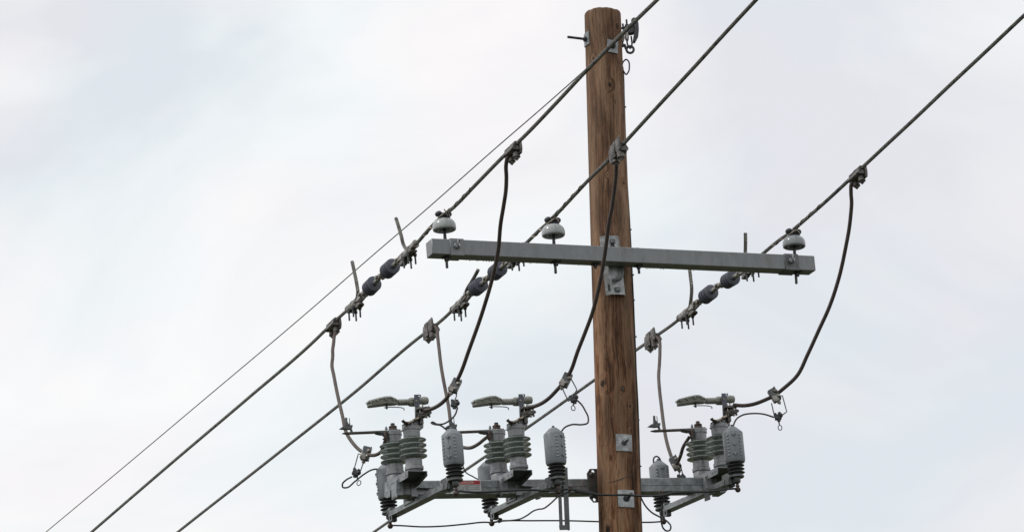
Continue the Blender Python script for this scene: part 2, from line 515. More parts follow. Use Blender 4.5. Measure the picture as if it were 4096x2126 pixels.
    for (_, wide_, dist) in masks:
        sw = node('ShaderNodeMath', operation='MULTIPLY_ADD'); L(wob.outputs['Fac'], sw.inputs[0]); sw.inputs[1].default_value = 0.16; L(dist, sw.inputs[2])
        sn = node('ShaderNodeMath', operation='MULTIPLY'); L(sw.outputs[0], sn.inputs[0]); sn.inputs[1].default_value = 430
        si = node('ShaderNodeMath', operation='SINE'); L(sn.outputs[0], si.inputs[0])
        s2 = node('ShaderNodeMapRange'); s2.inputs['From Min'].default_value = -0.2
        L(si.outputs[0], s2.inputs['Value'])
        s3 = node('ShaderNodeMath', operation='MULTIPLY'); L(s2.outputs[0], s3.inputs[0]); L(wide_, s3.inputs[1])
        s4 = node('ShaderNodeMath', operation='MULTIPLY'); L(s3.outputs[0], s4.inputs[0]); s4.inputs[1].default_value = 0.09
        mk = node('ShaderNodeMix', data_type='RGBA'); L(s4.outputs[0], mk.inputs[0]); L(cur, mk.inputs[6]); mk.inputs[7].default_value = (0.075, 0.034, 0.019, 1)
        cur = mk.outputs[2]
    mk = node('ShaderNodeMix', data_type='RGBA'); L(core, mk.inputs[0]); L(cur, mk.inputs[6]); mk.inputs[7].default_value = (0.034, 0.021, 0.016, 1)
    cur = mk.outputs[2]
    # drying cracks
    ck = streak(30, 0.55, 3, 0.5)
    cm = node('ShaderNodeMapRange'); cm.inputs['From Min'].default_value, cm.inputs['From Max'].default_value = 0.494, 0.5
    cb = node('ShaderNodeMapRange'); cb.inputs['From Min'].default_value, cb.inputs['From Max'].default_value = 0.506, 0.5
    L(ck, cm.inputs['Value']); L(ck, cb.inputs['Value'])
    cc = node('ShaderNodeMath', operation='MULTIPLY'); L(cm.outputs[0], cc.inputs[0]); L(cb.outputs[0], cc.inputs[1])
    c2 = node('ShaderNodeMath', operation='MULTIPLY'); L(cc.outputs[0], c2.inputs[0]); c2.inputs[1].default_value = 0.7
    mk = node('ShaderNodeMix', data_type='RGBA'); L(c2.outputs[0], mk.inputs[0]); L(cur, mk.inputs[6]); mk.inputs[7].default_value = (0.03, 0.02, 0.015, 1)
    stn = streak(6.5, 0.8, 6, 0.6)
    sm_ = node('ShaderNodeMapRange'); sm_.inputs['From Min'].default_value, sm_.inputs['From Max'].default_value = 0.36, 0.60
    sm_.inputs['To Min'].default_value, sm_.inputs['To Max'].default_value = 0.30, 0.84
    L(stn, sm_.inputs['Value'])
    dk = node('ShaderNodeMix', data_type='RGBA', blend_type='MULTIPLY'); dk.inputs[0].default_value = 1
    L(mk.outputs[2], dk.inputs[6]); L(sm_.outputs[0], dk.inputs[7])
    L(dk.outputs[2], p.inputs['Base Color'])
    p.inputs['Roughness'].default_value = 0.8
    p.inputs['Specular IOR Level'].default_value = 0.25
    hs = node('ShaderNodeMath', operation='SUBTRACT'); L(g, hs.inputs[0]); L(c2.outputs[0], hs.inputs[1])
    bp = node('ShaderNodeBump'); bp.inputs['Strength'].default_value = 0.6; bp.inputs['Distance'].default_value = 0.006
    L(hs.outputs[0], bp.inputs['Height']); L(bp.outputs[0], p.inputs['Normal'])
    return m

# ------------------------------------------------------------------ ground
def ground_mat():
    m = mat('field_grass', (0.042, 0.050, 0.024), 0.95, 0, 0.3, 0.4, 0.4, 3.0, spec=0.1, col2=(0.065, 0.058, 0.036), patch=(0.45, 0.65), pscale=0.05)
    return m
g = B()
gn = 40
gv, gf = [], []
for i in range(gn + 1):
    for j in range(gn + 1):
        fx, fy = (i/gn - .5) * 2, (j/gn - .5) * 2
        x, y = math.copysign(abs(fx)**2.2, fx) * 2500, math.copysign(abs(fy)**2.2, fy) * 2500
        d = math.hypot(x, y)
        gv.append((x, y, 0.0 if d < 25 else 0.5 * math.sin(x*.011 + 1) * math.sin(y*.013) * min(1, (d - 25)/200)))
for i in range(gn):
    for j in range(gn):
        a = i*(gn+1) + j
        gf.append((a, a + gn + 1, a + gn + 2, a + 1))
g.add(gv, gf)
tag(g.build('ground', ground_mat()), 'rough grass field around the foot of the pole', None, None, 'structure')

# ------------------------------------------------------------------ utility pole
PT, PB = U(2410.5, 56, 0), U(2483, 2126, 0)
PAX = (PT - PB).normalized()
PBASE = PB + PAX * (-(PB.z + 0.6) / PAX.z)      # buried 0.6 m
PLEN = (PT - PBASE).length
PM = zframe(PBASE, PAX)
PMI = PM.inverted()
def prad(h):                                     # radius at height h along the axis
    hb = (PB - PBASE).length
    rt, rb = 0.1135, 0.1318
    return rt + (rb - rt) * (PLEN - h) / (PLEN - hb) if h > hb else rb + (hb - h) * 0.0045
def pole_pt(px, py, lift=0.0):
    """point of the pole's skin seen at a pixel"""
    r = ray(px, py)
    o, d = PMI @ CAM, (PMI.to_3x3() @ r)
    h = (PMI @ U(px, py, -0.1)).z
    rr = prad(h) + lift
    a, b, c_ = d.x**2 + d.y**2, 2*(o.x*d.x + o.y*d.y), o.x**2 + o.y**2 - rr*rr
    disc = max(0, b*b - 4*a*c_)
    t = (-b - math.sqrt(disc)) / (2*a)
    return o + d * t                             # pole-local
kn = [(z3(240, 68), .021), (z3(478, 472), .006), (z3(470, 262), .008), (z3(283, 1312), .022), (zD(457, 650), .012),
      (zD(515, 205), .006), (zD(330, 445), .008), (zE(1415, 530), .006), (zE(1590, 620), .009), (z3(410, 118), .005)]
KN = [(tuple(pole_pt(*q[0])), q[1]) for q in kn]
WOOD = wood(KN)
pb = B()
pn, rows = 72, 150
pv, pf = [], []
for i in range(rows + 1):
    t = i / rows
    h = PLEN * (1 - (1 - t)**1.5)
    for k in range(pn):
        a = 2*math.pi*k/pn
        rr = prad(h) * (1 + 0.006*math.sin(2*a + h*.7) + 0.004*math.sin(5*a - h*1.3) + 0.0025*math.sin(17*a + h*.5))
        for (kp, kr) in KN:                      # slight swelling at each knot
            kk = V((math.cos(a)*rr, math.sin(a)*rr, h)) - V(kp)
            rr += 0.003 * math.exp(-(kk.length / (kr*1.6))**2)
        hh = h + (0.004*math.sin(3*a + 1) + 0.003*math.sin(11*a) if i == rows else 0)
        if i == rows: rr -= 0.004
        pv.append((rr*math.cos(a), rr*math.sin(a), hh if i < rows else PLEN + 0.003 + 0.0014*math.sin(3*a + 1) + 0.0012*math.sin(9*a) + 0.0008*math.sin(17*a)))
for i in range(rows):
    for k in range(pn):
        l = (k + 1) % pn
        pf.append((i*pn + k, i*pn + l, (i+1)*pn + l, (i+1)*pn + k))
pv.append((0, 0, PLEN + 0.004))
pf += [(rows*pn + k, rows*pn + (k+1) % pn, len(pv) - 1) for k in range(pn)]
pb.add(pv, pf)
pole = pb.build('utility_pole', WOOD, angle=60)
pole.matrix_world = PM
tag(pole, 'tall round brown timber pole with knots and streaks, right of centre', 'utility pole')
# dark bolt hole and a saw-like crack across the grain
hp = pole_pt(*z3(410, 118), 0.001)
B().cyl(0.0095, -0.004, 0.002, zframe(hp, V((hp.x, hp.y, 0)), Z), 14).build('bolt_hole', SIGNK, pole)
cr = [pole_pt(*z3(x, y), 0.0004) for x, y in ((285, 918), (340, 902), (385, 888), (430, 870), (470, 858), (500, 855))]
B().tube(smooth(cr, .01), 0.0022, 6).build('crack', SIGNK, pole)

def washer(px, py, ang, size, th, bolt, bolt_r, skew=(0, 0), twist=0, mm=GALVD, curve=0.003):
    c = pole_pt(px, py)
    nrm = V((math.sin(R(ang)), -math.cos(R(ang)), 0))
    ctr = V((0, 0, c.z)) + nrm * (prad(c.z) - 0.002)
    xh = V((math.cos(R(ang)), math.sin(R(ang)), 0))
    m = zframe(ctr, nrm, xh) @ RZ(twist)
    b = B()
    # slightly dished square plate
    k = 6; vs_, fs = [], []
    for side in (0, 1):
        for i in range(k + 1):
            for j in range(k + 1):
                x, y = (i/k - .5)*size[0], (j/k - .5)*size[1]
                vs_.append((x, y, side*th + curve*(1 - (2*x/size[0])**2)))
    o_ = (k+1)**2
    for i in range(k):
        for j in range(k):
            a = i*(k+1) + j
            fs.append((a, a+1, a+k+2, a+k+1)); fs.append((o_+a, o_+a+k+1, o_+a+k+2, o_+a+1))
    ed = [(i, 0) for i in range(k)] + [(k, j) for j in range(k)] + [(i, k) for i in range(k, 0, -1)] + [(0, j) for j in range(k, 0, -1)]
    for q in range(len(ed)):
        a = ed[q][0]*(k+1) + ed[q][1]; q2 = ed[(q+1) % len(ed)]; bb = q2[0]*(k+1) + q2[1]
        fs.append((a, bb, o_+bb, o_+a))
    b.add(vs_, fs, m)
    wsh = b.build('square_washer', mm, pole)
    bt = B()
    mb = m @ T(0, 0, th + curve) @ RX(skew[0]) @ RY(skew[1])
    bt.nut(bolt_r*2.0, -0.004, bolt_r*1.7, mb, 4 if bolt_r > 0.011 else 6)
    # threaded stub
    L_ = bolt
    prof = [(0, 0)]
    zz = 0
    while zz < L_:
        prof += [(bolt_r, zz), (bolt_r*.88, zz + .0018)]; zz += .0036
    prof += [(bolt_r*.7, L_), (0, L_)]
    bt.lathe(prof, mb, 12)
    bt.build('bolt', GALVD if bolt == .05 else IRON, wsh)
    return wsh
washer(*zD(283, 300), -66, (0.07, 0.085), .006, .125, .0085, mm=GALV)
washer(*zD(475, 357), 27, (0.074, 0.082), .006, .03, .008, mm=GALV, twist=-4)
washer(*z3(413, 575), 16, (0.101, 0.105), .006, .05, .009, (-10, 14), mm=GALVB)
washer(*z3(435, 1052), 16, (0.101, 0.106), .006, .06, .0105, (-18, 20), mm=GALVB)

# ------------------------------------------------------------------ crossarm
AF0 = U(2480, 990, -0.262)                        # a point of the arm's front face at the pole
AL, AR = W(1726, 952, AF0, N), W(3258, 1022, AF0, N)
AM = frame(AL, AR - AL)
AMI = AM.inverted()
ALEN = (AR - AL).length
AH, AD = 0.097, 0.1
arm = empty('crossarm', AM)
tag(arm, 'long grey painted square crossarm bolted across the front of the pole', 'crossarm')
def al(px, py, y=0.0):                            # arm-local point at depth y behind the front face
    return AMI @ W(px, py, AF0 + N*y, N)
B().box(0, ALEN, 0, AD, -AH, 0, bev=.004).build('beam', PAINT, arm)
for (q0, q1, tw, nm) in ((zB(362, 300), zB(498, 300), 0, 'l'), (zC(2037, 470), zC(2172, 480), 0, 'r')):
    xa, xb = al(*q0).x, al(*q1).x
    xm = (xa + xb)/2
    b = B().box(xa, xb, -.006, AD + .006, -AH - .005, .004, bev=.002)
    band = b.build('end_band', GALVD if nm == 'r' else PAINT, arm)
    ez = -.038 if nm == 'l' else -.036
    b = B()
    b.ring(.017, .024, .0062, T(xm + .002, -.03, ez + .004) @ RZ(48) @ RY(14))
    b.cyl(.011, -.022, .006, T(xm - .006, -.008, ez - .004) @ RX(90))
    b.nut(.018, -.002, .012, T(xm - .006, -.006, ez - .006) @ RX(90))
    b.build('eye_nut', GALV, band)
# plate that holds the arm to the pole
pc = al(2459, 1060, AD)
mpl = empty('_t', I4); bpy.data.objects.remove(mpl)
lean = RY(-1.2)
PLM = T(pc.x, AD, pc.z) @ lean
b = B()
sec = [(-.066, .034), (-.043, .002), (.043, .002), (.066, .034), (.060, .038), (.039, .009), (-.039, .009), (-.060, .038)]
b.prism(sec, -.185, .19, PLM)
plate = b.build('mounting_plate', GALVB, arm, angle=25)
B().lathe([(0, 0), (.016, 0), (.016, .003), (0, .003)], PLM @ T(0, .0015, .115) @ RX(90) @ Matrix.Diagonal((1, 1.4, 1, 1)), 18).build('slot', SIGNK, plate)
B().nut(.02, 0, .016, PLM @ T(.002, .002, .152) @ RX(90) @ RZ(40), 4).build('bolt', GALVD, plate)
B().nut(.021, 0, .018, PLM @ T(.0, .002, -.155) @ RX(90) @ RZ(48), 4).build('bolt', GALVD, plate)
B().box(-.057, -.051, .01, .02, -.16, -.118, PLM @ T(.0, -.006, 0), bev=.001).build('slot', SIGNK, plate)
hk = [(.034, -.018, -.012), (.034, -.03, -.045), (.026, -.034, -.075), (.008, -.032, -.1), (-.012, -.02, -.104), (-.02, -.004, -.09)]
B().tube(smooth(hk, .006), .0085, 10, m=PLM).build('hook', GALVD, plate)
# through bolts under and over the arm
for (qx, qy, long_) in ((655, 545, .03), (235, 545, .012)):
    x = al(*zC(qx, qy)).x
    b = B().box(x - .022, x + .022, .03, .075, -AH - .008, -AH - .001).nut(.014, -AH - .022, -AH - .006, T(x, .052, 0)).cyl(.008, -AH - .022 - long_, .008, T(x, .052, 0), 10)
    b.nut(.017, 0, .013, T(x, .052, 0), 8)
    b.build('through_bolt', IRON, arm)

WATER = bpy.data.materials.new('water')
WATER.use_nodes = True
_p = WATER.node_tree.nodes['Principled BSDF']
_p.inputs['Transmission Weight'].default_value = 1.0
_p.inputs['Roughness'].default_value = 0.03
_p.inputs['IOR'].default_value = 1.33
b = B()
rd = random.Random(7)
x = .1
while x < ALEN - .05:
    r_ = rd.uniform(.0022, .0042)
    if rd.random() < .8:
        y = AD - rd.uniform(.001, .006)
        b.lathe([(0, r_*.6), (r_*.8, r_*.3), (r_, -r_*.3), (r_*.75, -r_*1.0), (r_*.3, -r_*1.4), (0, -r_*1.5)], T(x, y, -AH - .0005), 8)
    x += rd.uniform(.008, .05) if rd.random() < .8 else rd.uniform(.08, .2)
tag(b.build('water_drops', WATER, arm), kind='stuff')

# ------------------------------------------------------------------ pin insulators
def make_pin():
    r = empty('pin_insulator', I4)
    B().lathe([(.014, .032), (.030, .032), (.034, .004), (.043, .001), (.0445, .003), (.0465, .021), (.0545, .021), (.058, .004), (.063, -.001),
               (.0685, .001), (.0712, .007), (.0715, .024), (.0695, .038), (.064, .050), (.055, .0605), (.044, .0675), (.034, .071), (.0, .072)], n=48).build('bell', PORC, r, angle=50)
    hd = B().lathe([(.0, .068), (.033, .068), (.036, .073), (.031, .078), (.030, .085), (.036, .090), (.038, .096), (.032, .104), (.0, .105)], n=28)
    for s_ in (-1, 1):
        hd.ball(.0185, T(s_*.0315, 0, .103) @ RY(s_*14) @ Matrix.Diagonal((1.15, 1.5, .95, 1)))
    hd.build('head', RUBBER, r)
    p = B().lathe([(0, .04), (.0115, .04), (.0085, .0), (.0105, -.06), (.013, -.066), (.0, -.066)], n=14)
    p.cyl(.0085, -.237, -.06, n=12)
    p.build('pin', IRON, r)
    return r
pin0, pf_ = make_pin(), []
PINS, PINTOP = [], []
for (px, py), lb in (((1778, 921), 'grey porcelain pin insulator on the left end of the crossarm'),
                     ((2214, 944), 'grey porcelain pin insulator on the crossarm just left of the pole'),
                     (zC(2132, 337), 'grey porcelain pin insulator on the right end of the crossarm')):
    p = W(px, py, AF0 + N*(AD/2), N)
    m = frame(p, A) @ RY(1.0 if px > 3000 else (0.0 if px > 2000 else -1.0))
    o = placed(pin0, pf_, m)
    tag(o, lb, 'insulator', 'pin insulators on the crossarm')
    if len(PINS) == 2:
        for ch in o.children:
            if ch.name.startswith('bell'):
                ch.material_slots[0].link = 'OBJECT'; ch.material_slots[0].material = PORC2
    PINS.append(o); PINTOP.append(m @ V((0, 0, .112)))
    x = al(px, py, AD/2).x
    b = B().box(x - .026, x + .026, .02, .08, -AH - .006, -AH - .0005).nut(.0165, -AH - .026, -AH - .005, T(x, .05, 0))
    b.build('washer_nut', IRON, arm)
    B().nut(.0135, .0, .008, T(x, .05, 0), 12).build('collar_nut', IRON, arm)

# ------------------------------------------------------------------ overhead wires
WR = .0104
def wire_pts(pix, P0, n=A):
    return [W(px, py, P0, n) for px, py in pix]
def sag_extend(pts, away, near, rise_a=0.0, rise_n=0.0):
    """carry the wire on beyond the picture along its own plane"""
    if near:
        d = (pts[0] - pts[1]).normalized(); e = []
        for s in (1.5, 4, 8, 14, 22, 32):
            e.append(pts[0] + d*s + Z*(0.0022*s*s*near))
        pts = e[::-1] + pts
    if away:
        d = (pts[-1] - pts[-2]).normalized()
        pts = pts + [pts[-1] + d*s + Z*(0.0016*s*s*away) for s in (1.5, 4, 8, 14, 22, 32, 45)]
    return pts
def wire(pts, r, lobes=9, lay=.19, near=0, away=0, amp=.18):
    vis = smooth(pts, .0075)
    b = B().tube(vis, r, 36, lobes=lobes, lay=lay, amp=amp)
    full = sag_extend([pts[0], pts[1]] if near else pts[-2:], 0 if near else away, near)
    if near: b.tube(smooth(full[:-1], .5), r, 10)
    if away: b.tube(smooth(full[1:], .5), r, 10)
    return b, vis

NEARPIX = [
    [(2700, -70), (2628, 0), (2490.5, 134), (2339, 289.5), (2223, 414), (2116, 526), (2000, 638.5), (1900, 741), (1815, 828), (1783, 855), (1765, 868), (1738, 893), zB(125, 200), zA(1025, 285), zA(960, 340)],
    [(3092, -72), (3024, 0), (2896.6, 137), (2785.7, 259), (2671, 382.5), (2556.4, 507), (2499, 570), (2438, 636), (2368, 705), (2290, 788), (2232, 850), (2214, 868), (2198, 884), zE(660, 1150), zE(550, 1258), (2085, 988), (2066, 1006)],
    [(4180, -16), (4096, 62.4), (3949, 201), (3797, 343), (3663.5, 470), (3530, 594), (3435, 683), (3299, 809), zF(690, 970), zF(590, 1060), zC(2150, 160), zC(2120, 186), (3150, 938), zC(1830, 395), (3030, 1032), (3013, 1046)]]
FARPIX = [
    [zA(390, 900), zA(320, 962), zA(150, 1118), zA(0, 1262), (1000, 1584), (700, 1838), (365, 2126), (240, 2234)],
    [(1832, 1212), zB(375, 958), zA(1215, 1080), (1690, 1338), (1420, 1566), (1100, 1820), (710, 2126), (570, 2238)],
    [(2735, 1258), zC(1010, 1035), zC(800, 1190), (2547, 1397), (2371, 1523), (2113, 1706), (1870, 1872), (1553, 2085), (1487, 2131), (1330, 2240)]]
wname = ['left', 'middle', 'right']
nlab = ['thick stranded wire crossing the pole top, tied to the left pin insulator',
        'thick stranded wire crossing the pole halfway up, tied to the middle pin insulator',
        'thick stranded wire at far right tied to the right pin insulator']
flab = ['stranded wire leaving the left string to the lower left, nearest the thin wire',
        'stranded wire leaving the middle string to the lower left, between the other two',
        'stranded wire that runs behind the pole and below the danger sign to bottom left']
NEARW, FARW = [], []
def wtan(vis, p):
    k = min(range(len(vis)), key=lambda i: (vis[i] - p).length)
    a, c = vis[max(0, k - 4)], vis[min(len(vis) - 1, k + 4)]
    return vis[k], (c - a).normalized()
for i in range(3):
    pts = wire_pts(NEARPIX[i], PINTOP[i])
    b, vis = wire(pts, WR, near=1)
    o = b.build('overhead_wire', STRAND, origin=pts[4])
    tag(o, nlab[i], 'wire', 'overhead wires')
    NEARW.append((vis, o))
    pts = wire_pts(FARPIX[i], PINTOP[i])
    b, vis = wire(pts, WR*0.96, away=1)
    o = b.build('overhead_wire', STRAND, origin=pts[1])
    tag(o, flab[i], 'wire', 'overhead wires')
    FARW.append((vis, o))
# tie wires spiralled round the conductor at each pin insulator
for i in range(3):
    vis = NEARW[i][0]
    k0 = min(range(len(vis)), key=lambda k: (vis[k] - PINTOP[i]).length)
    b = B()
    for sgn, span in ((-1, 62), (1, 42)):
        pts, d = [], 0
        ks = range(k0, k0 + sgn*span, sgn)
        for k in ks:
            p, t = vis[k], (vis[min(k+1, len(vis)-1)] - vis[k-1]).normalized()
            u = (Z - t*t.z).normalized(); v_ = t.cross(u)
            a = 2*math.pi*d/.13 + i
            rr = WR*1.05 + .0012
            pts.append(p + u*rr*math.cos(a) + v_*rr*math.sin(a))
            d += .0082
        b.tube(smooth(pts, .004), .0026, 6)
    inv = PINS[i].matrix_world.inverted()
    # crossing ties round the neck
    for s_ in (-1, 1):
        q = [(s_*.014, -.05, .118), (0, -.042, .104), (-s_*.022, -.036, .088), (-s_*.034, -.016, .079), (-s_*.03, .02, .078), (0, .034, .08), (s_*.02, .04, .1), (s_*.012, .05, .118)]
        b.tube(smooth([PINS[i].matrix_world @ V(p) for p in q], .006), .0036, 6)
    b.v = [inv @ p for p in b.v]
    b.build('tie_wire', TIE, PINS[i])
    # dark armour sleeve on the conductor at the saddle
    seg = vis[k0 - 9:k0 + 6]
    s = B().tube(seg, [WR*1.2 + .0015*math.sin(j*1.7) for j in range(len(seg))], 12)
    s.v = [inv @ p for p in s.v]
    s.build('sleeve', RUBBER, PINS[i])

# thin neutral wire from behind the pole top to the lower left
NP0 = U(2528, 112, 0.03)
npix = [(2528, 112), (2505, 131), (2440, 189), (2337, 282.7), (2169.4, 431), (2000, 577), zA(1070, 0), zA(620, 385), zA(0, 925), (800, 1610), (500, 1862), (183, 2126), (60, 2228)]
pts = wire_pts(npix, NP0)
b = B().tube(smooth(pts, .012), .0043, 12, lobes=4, lay=.08, amp=.12)
b.tube(smooth(sag_extend(pts[-2:], 1, 0)[1:], .5), .0043, 8)
o = b.build('neutral_wire', STRAND, origin=pts[3])
tag(o, 'thin grey wire running from the pole top to the bottom left corner', 'wire', 'overhead wires')

# ------------------------------------------------------------------ strain insulators and clamps
def make_strain(L=.36):
    """x runs away from the camera along the string; origin at the near eye"""
    r = empty('strain_insulator', I4)
    MX = Matrix(((0, 0, 1, 0), (0, 1, 0, 0), (-1, 0, 0, 0), (0, 0, 0, 1)))    # local z -> x
    pr = [(0, .085), (.014, .085)]
    for k in range(4):
        z = .112 + k*.0335
        pr += [(.018, z), (.043, z - .001), (.0485, z + .002), (.0495, z + .006), (.047, z + .010), (.022, z + .019), (.018, z + .022)]
    pr += [(.014, .275), (0, .275)]
    B().lathe(pr, MX, 36).build('sheds', POLY, r, angle=40)
    b = B()
    b.lathe([(0, .028), (.011, .028), (.0135, .034), (.0125, .05), (.015, .055), (.015, .1), (0, .1)], MX, 14)
    b.box(-.012, .034, -.008, .008, -.015, .015, bev=.004)
    b.cyl(.0075, -.026, .026, T(.004, 0, 0) @ RX(90), 10).nut(.012, -.028, -.018, T(.004, 0, 0) @ RX(90))
    b.build('near_fitting', ALU, r)
    b = B()
    b.lathe([(0, .22), (.015, .22), (.015, .3), (.012, .306), (0, .306)], MX, 14)
    for s_ in (-1, 1):
        b.box(.302, .352, s_*.017 - .004, s_*.017 + .004, -.014, .014, bev=.004)
    b.box(.3, .31, -.02, .02, -.012, .012, bev=.002)
    b.cyl(.0075, -.03, .03, T(.344, 0, 0) @ RX(90), 10).nut(.013, -.033, -.022, T(.344, 0, 0) @ RX(90)).nut(.012, .022, .03, T(.344, 0, 0) @ RX(90))
    b.build('far_fitting', ALU, r)
    return r
def make_strain_clamp():
    """x: from the insulator eye (0) along the held wire; z up"""
    r = empty('strain_clamp', I4)
    b = B()
    for s_ in (-1, 1):                             # clevis cheeks
        b.xz([(-.012, -.013), (.0, -.017), (.085, -.03), (.085, .016), (.0, .013), (-.012, .009)], s_*.019 - .0045, s_*.019 + .0045, .0025)
    # trough body that holds the conductor
    th, sec = [], []
    for k in range(9):
        a = math.pi * k/8
        sec.append((.021*math.cos(a), .021*math.sin(a)*.95 + .004))
    sec += [(-.023, -.018), (-.014, -.026), (.014, -.026), (.023, -.018)]
    MT = Matrix(((0, 0, 1, 0), (1, 0, 0, 0), (0, 1, 0, 0), (0, 0, 0, 1)))
    b.prism(sec, .07, .285, MT, .003)
    b.prism([(x*1.18, y*1.12) for x, y in sec], .175, .19, MT, .002)
    b.prism([(x*1.12, y*1.08) for x, y in sec], .272, .288, MT, .002)
    b.prism([(x*1.15, y*1.1) for x, y in sec], .08, .094, MT, .002)
    b.build('body', ALU, r, angle=30)
    k = B()
    k.box(.1, .245, -.03, .03, -.046, -.026, bev=.006)
    k.xz([(.06, -.03), (.03, -.05), (.036, -.066), (.07, -.07), (.115, -.06), (.12, -.03)], -.022, .022, .006)
    k.build('keeper', ALUD, r)
    for x0 in (.128, .205):
        for s_ in (-1, 1):
            b = B()
            b.cyl(.0066, -.118, -.03, T(x0, s_*.027, 0), 10)
            b.nut(.0125, -.062, -.046, T(x0, s_*.027, 0))
            b.cyl(.0135, -.047, -.043, T(x0, s_*.027, 0), 12)
            b.build('stud', IRON, r)
    return r
si0, sif = make_strain(), []
sc0, scf = make_strain_clamp(), []
# strings: near eye, middle joint, far eye in the picture
STR = [(zA(845, 462), zA(655, 632), zA(492, 800)), (zB(918, 487), zB(728, 645), zB(545, 795)), (zC(1610, 590), zC(1400, 712), zC(1185, 880))]
lab3 = ['left', 'middle', 'right']
place_n = ['in the left string beside the arm end', 'half hidden under the crossarm left of the pole', 'under the right half of the crossarm']
place_f = ['in the left string, lower of its pair', 'in the middle string behind a brown cable, lower of its pair', 'in the right string beside the pole, lower of its pair']
clab_n = ['grey strain clamp above the left string, left of the crossarm end', 'strain clamp hidden behind the crossarm, only stud ends hanging below', 'strain clamp behind the right half of the crossarm with stud ends below']
clab_f = ['grey strain clamp below the left string with upright cable end', 'grey strain clamp below the middle string with slanted cable end', 'grey strain clamp below the right string just right of the pole']
for i in range(3):
    P0 = PINTOP[i]
    a, m, c = (W(*q, P0, A) for q in STR[i])
    for (p, q, lb) in ((a, m, place_n[i]), (m, c, place_f[i])):
        d = q - p
        M_ = frame(p, d) @ Matrix.Diagonal((d.length/.346, 1, 1, 1))
        o = placed(si0, sif, M_)
        tag(o, 'blue grey ribbed insulator ' + lb, 'insulator', 'strain insulators')
    # near clamp holds the near wire, far clamp the far wire
    for (p, vis, lb, nm) in ((a, NEARW[i][0], clab_n[i], 'n'), (c, FARW[i][0], clab_f[i], 'f')):
        tail_end = vis[-1] if nm == 'n' else vis[0]
        d = (vis[-40] - p) if nm == 'n' else (vis[40] - p)
        M_ = frame(p, d) @ Matrix.Diagonal((1, .86, .88, 1))
        o = placed(sc0, scf, M_)
        tag(o, lb, 'clamp', 'strain clamps')
# cut ends of the wires standing up out of the clamps
TAILS = [(0, 'n', [zA(948, 340), zA(905, 345), zA(885, 310), zA(862, 220), zA(835, 125), zA(812, 55)]),
         (0, 'f', [zA(400, 905), zA(432, 840), zA(441, 790), zA(430, 690), zA(408, 580), zA(386, 475)]),
         (1, 'f', [zB(470, 880), zB(505, 815), zB(530, 745), zB(575, 670), zB(612, 605), zB(638, 556)]),
         (2, 'n', [(3003, 1052), (2988, 1040), zC(1657, 385), zC(1658, 320), zC(1658, 250), zC(1657, 198)]),
         (2, 'f', [zC(1085, 965), zC(1115, 920), zC(1127, 850), zC(1135, 740), zC(1125, 640), zC(1112, 530), zC(1104, 470)])]
for i, k, pix in TAILS:
    vis, wo_ = (NEARW if k == 'n' else FARW)[i]
    pts = [W(x, y, PINTOP[i] + A*(-.012), A) for x, y in pix]
    b = B().tube(smooth(pts, .0075), WR*1.03, 36, lobes=9, lay=.19, amp=.17)
    o_ = wo_.location
    b.v = [p - o_ for p in b.v]
    b.build('cut_end', STRAND, wo_)
# short spike of each near clamp that shows above it
for i, q, h in ((0, zA(957, 262), .03), (1, zB(1040, 275), .03), (2, zC(1752, 385), .03)):
    pass

# ------------------------------------------------------------------ jumper cables
def depthline(pix, d0, d1):
    L = [0]
    for a, b in zip(pix, pix[1:]):
        L.append(L[-1] + math.hypot(b[0]-a[0], b[1]-a[1]))
    return [U(p[0], p[1], d0 + (d1 - d0)*l/L[-1]) for p, l in zip(pix, L)]
def near_on(vis, px, py):
    """nearest point of a curve to a pixel"""
    def pr(p):
        q = p - CAM; z = q.dot(FWD)
        return 2048 + FPX*q.dot(RIGHT)/z, 1063 - FPX*q.dot(UP)/z
    return min(range(len(vis)), key=lambda k: (pr(vis[k])[0]-px)**2 + (pr(vis[k])[1]-py)**2)

# ------------------------------------------------------------------ switch beam frame
BF0 = U(2480, 1955, 0.20)                          # a point of the beam's front face at the pole
BL, BR_ = W(1712, 1919, BF0, N), W(2791, 1906, BF0, N)
BM = frame(BL, BR_ - BL)
BMI = BM.inverted()
BH, BD = .092, .1
def bl(px, py, y=0.0):
    return BMI @ W(px, py, BF0 + N*y, N)
bx0, bx1 = bl(1588, 1925).x, bl(2905, 1910).x
beam = empty('switch_beam', BM)
tag(beam, 'galvanised horizontal beam behind the pole carrying switches and the danger sign', 'beam')
B().box(bx0, bx1, 0, BD, -BH, 0, bev=.007).build('tube', GALV, beam)
B().box(bx0 + .01, bx1 - .01, -.002, .003, -.051, -.048, bev=0.0005).build('weld_seam', GALVD, beam)
# octagonal plate against the back of the pole
q0, q1 = bl(*z2(1497, 940), 0), bl(*z2(1640, 940), 0)
cx = q0.x + .13
zt, zb_ = bl(*z2(1540, 797), -.01).z, bl(*z2(1540, 1083), -.01).z
poly = [(q0.x, zt - .028), (q0.x + .022, zt), (cx + .108, zt), (cx + .13, zt - .028), (cx + .13, zb_ + .028), (cx + .108, zb_), (q0.x + .022, zb_), (q0.x, zb_ + .028)]
hl = [bl(*z2(hx, hy), -.008) for hx, hy in ((1541, 820), (1553, 1060))]
mtp = drill(B().xz(poly, -.012, -.003, 0), [B().cyl(.0105, -.03, .03, T(h.x, -.008, h.z) @ RX(90), 16) for h in hl]).build('pole_plate', GALVD, beam)
for (hx, hy) in ((1528, 850), (1540, 1025)):
    h = bl(*z2(hx, hy), -.013)
    B().nut(.015, 0, .012, T(h.x, -.012, h.z) @ RX(90)).cyl(.008, 0, .028, T(h.x, -.012, h.z) @ RX(78), 10).build('bolt', GALVD, mtp)

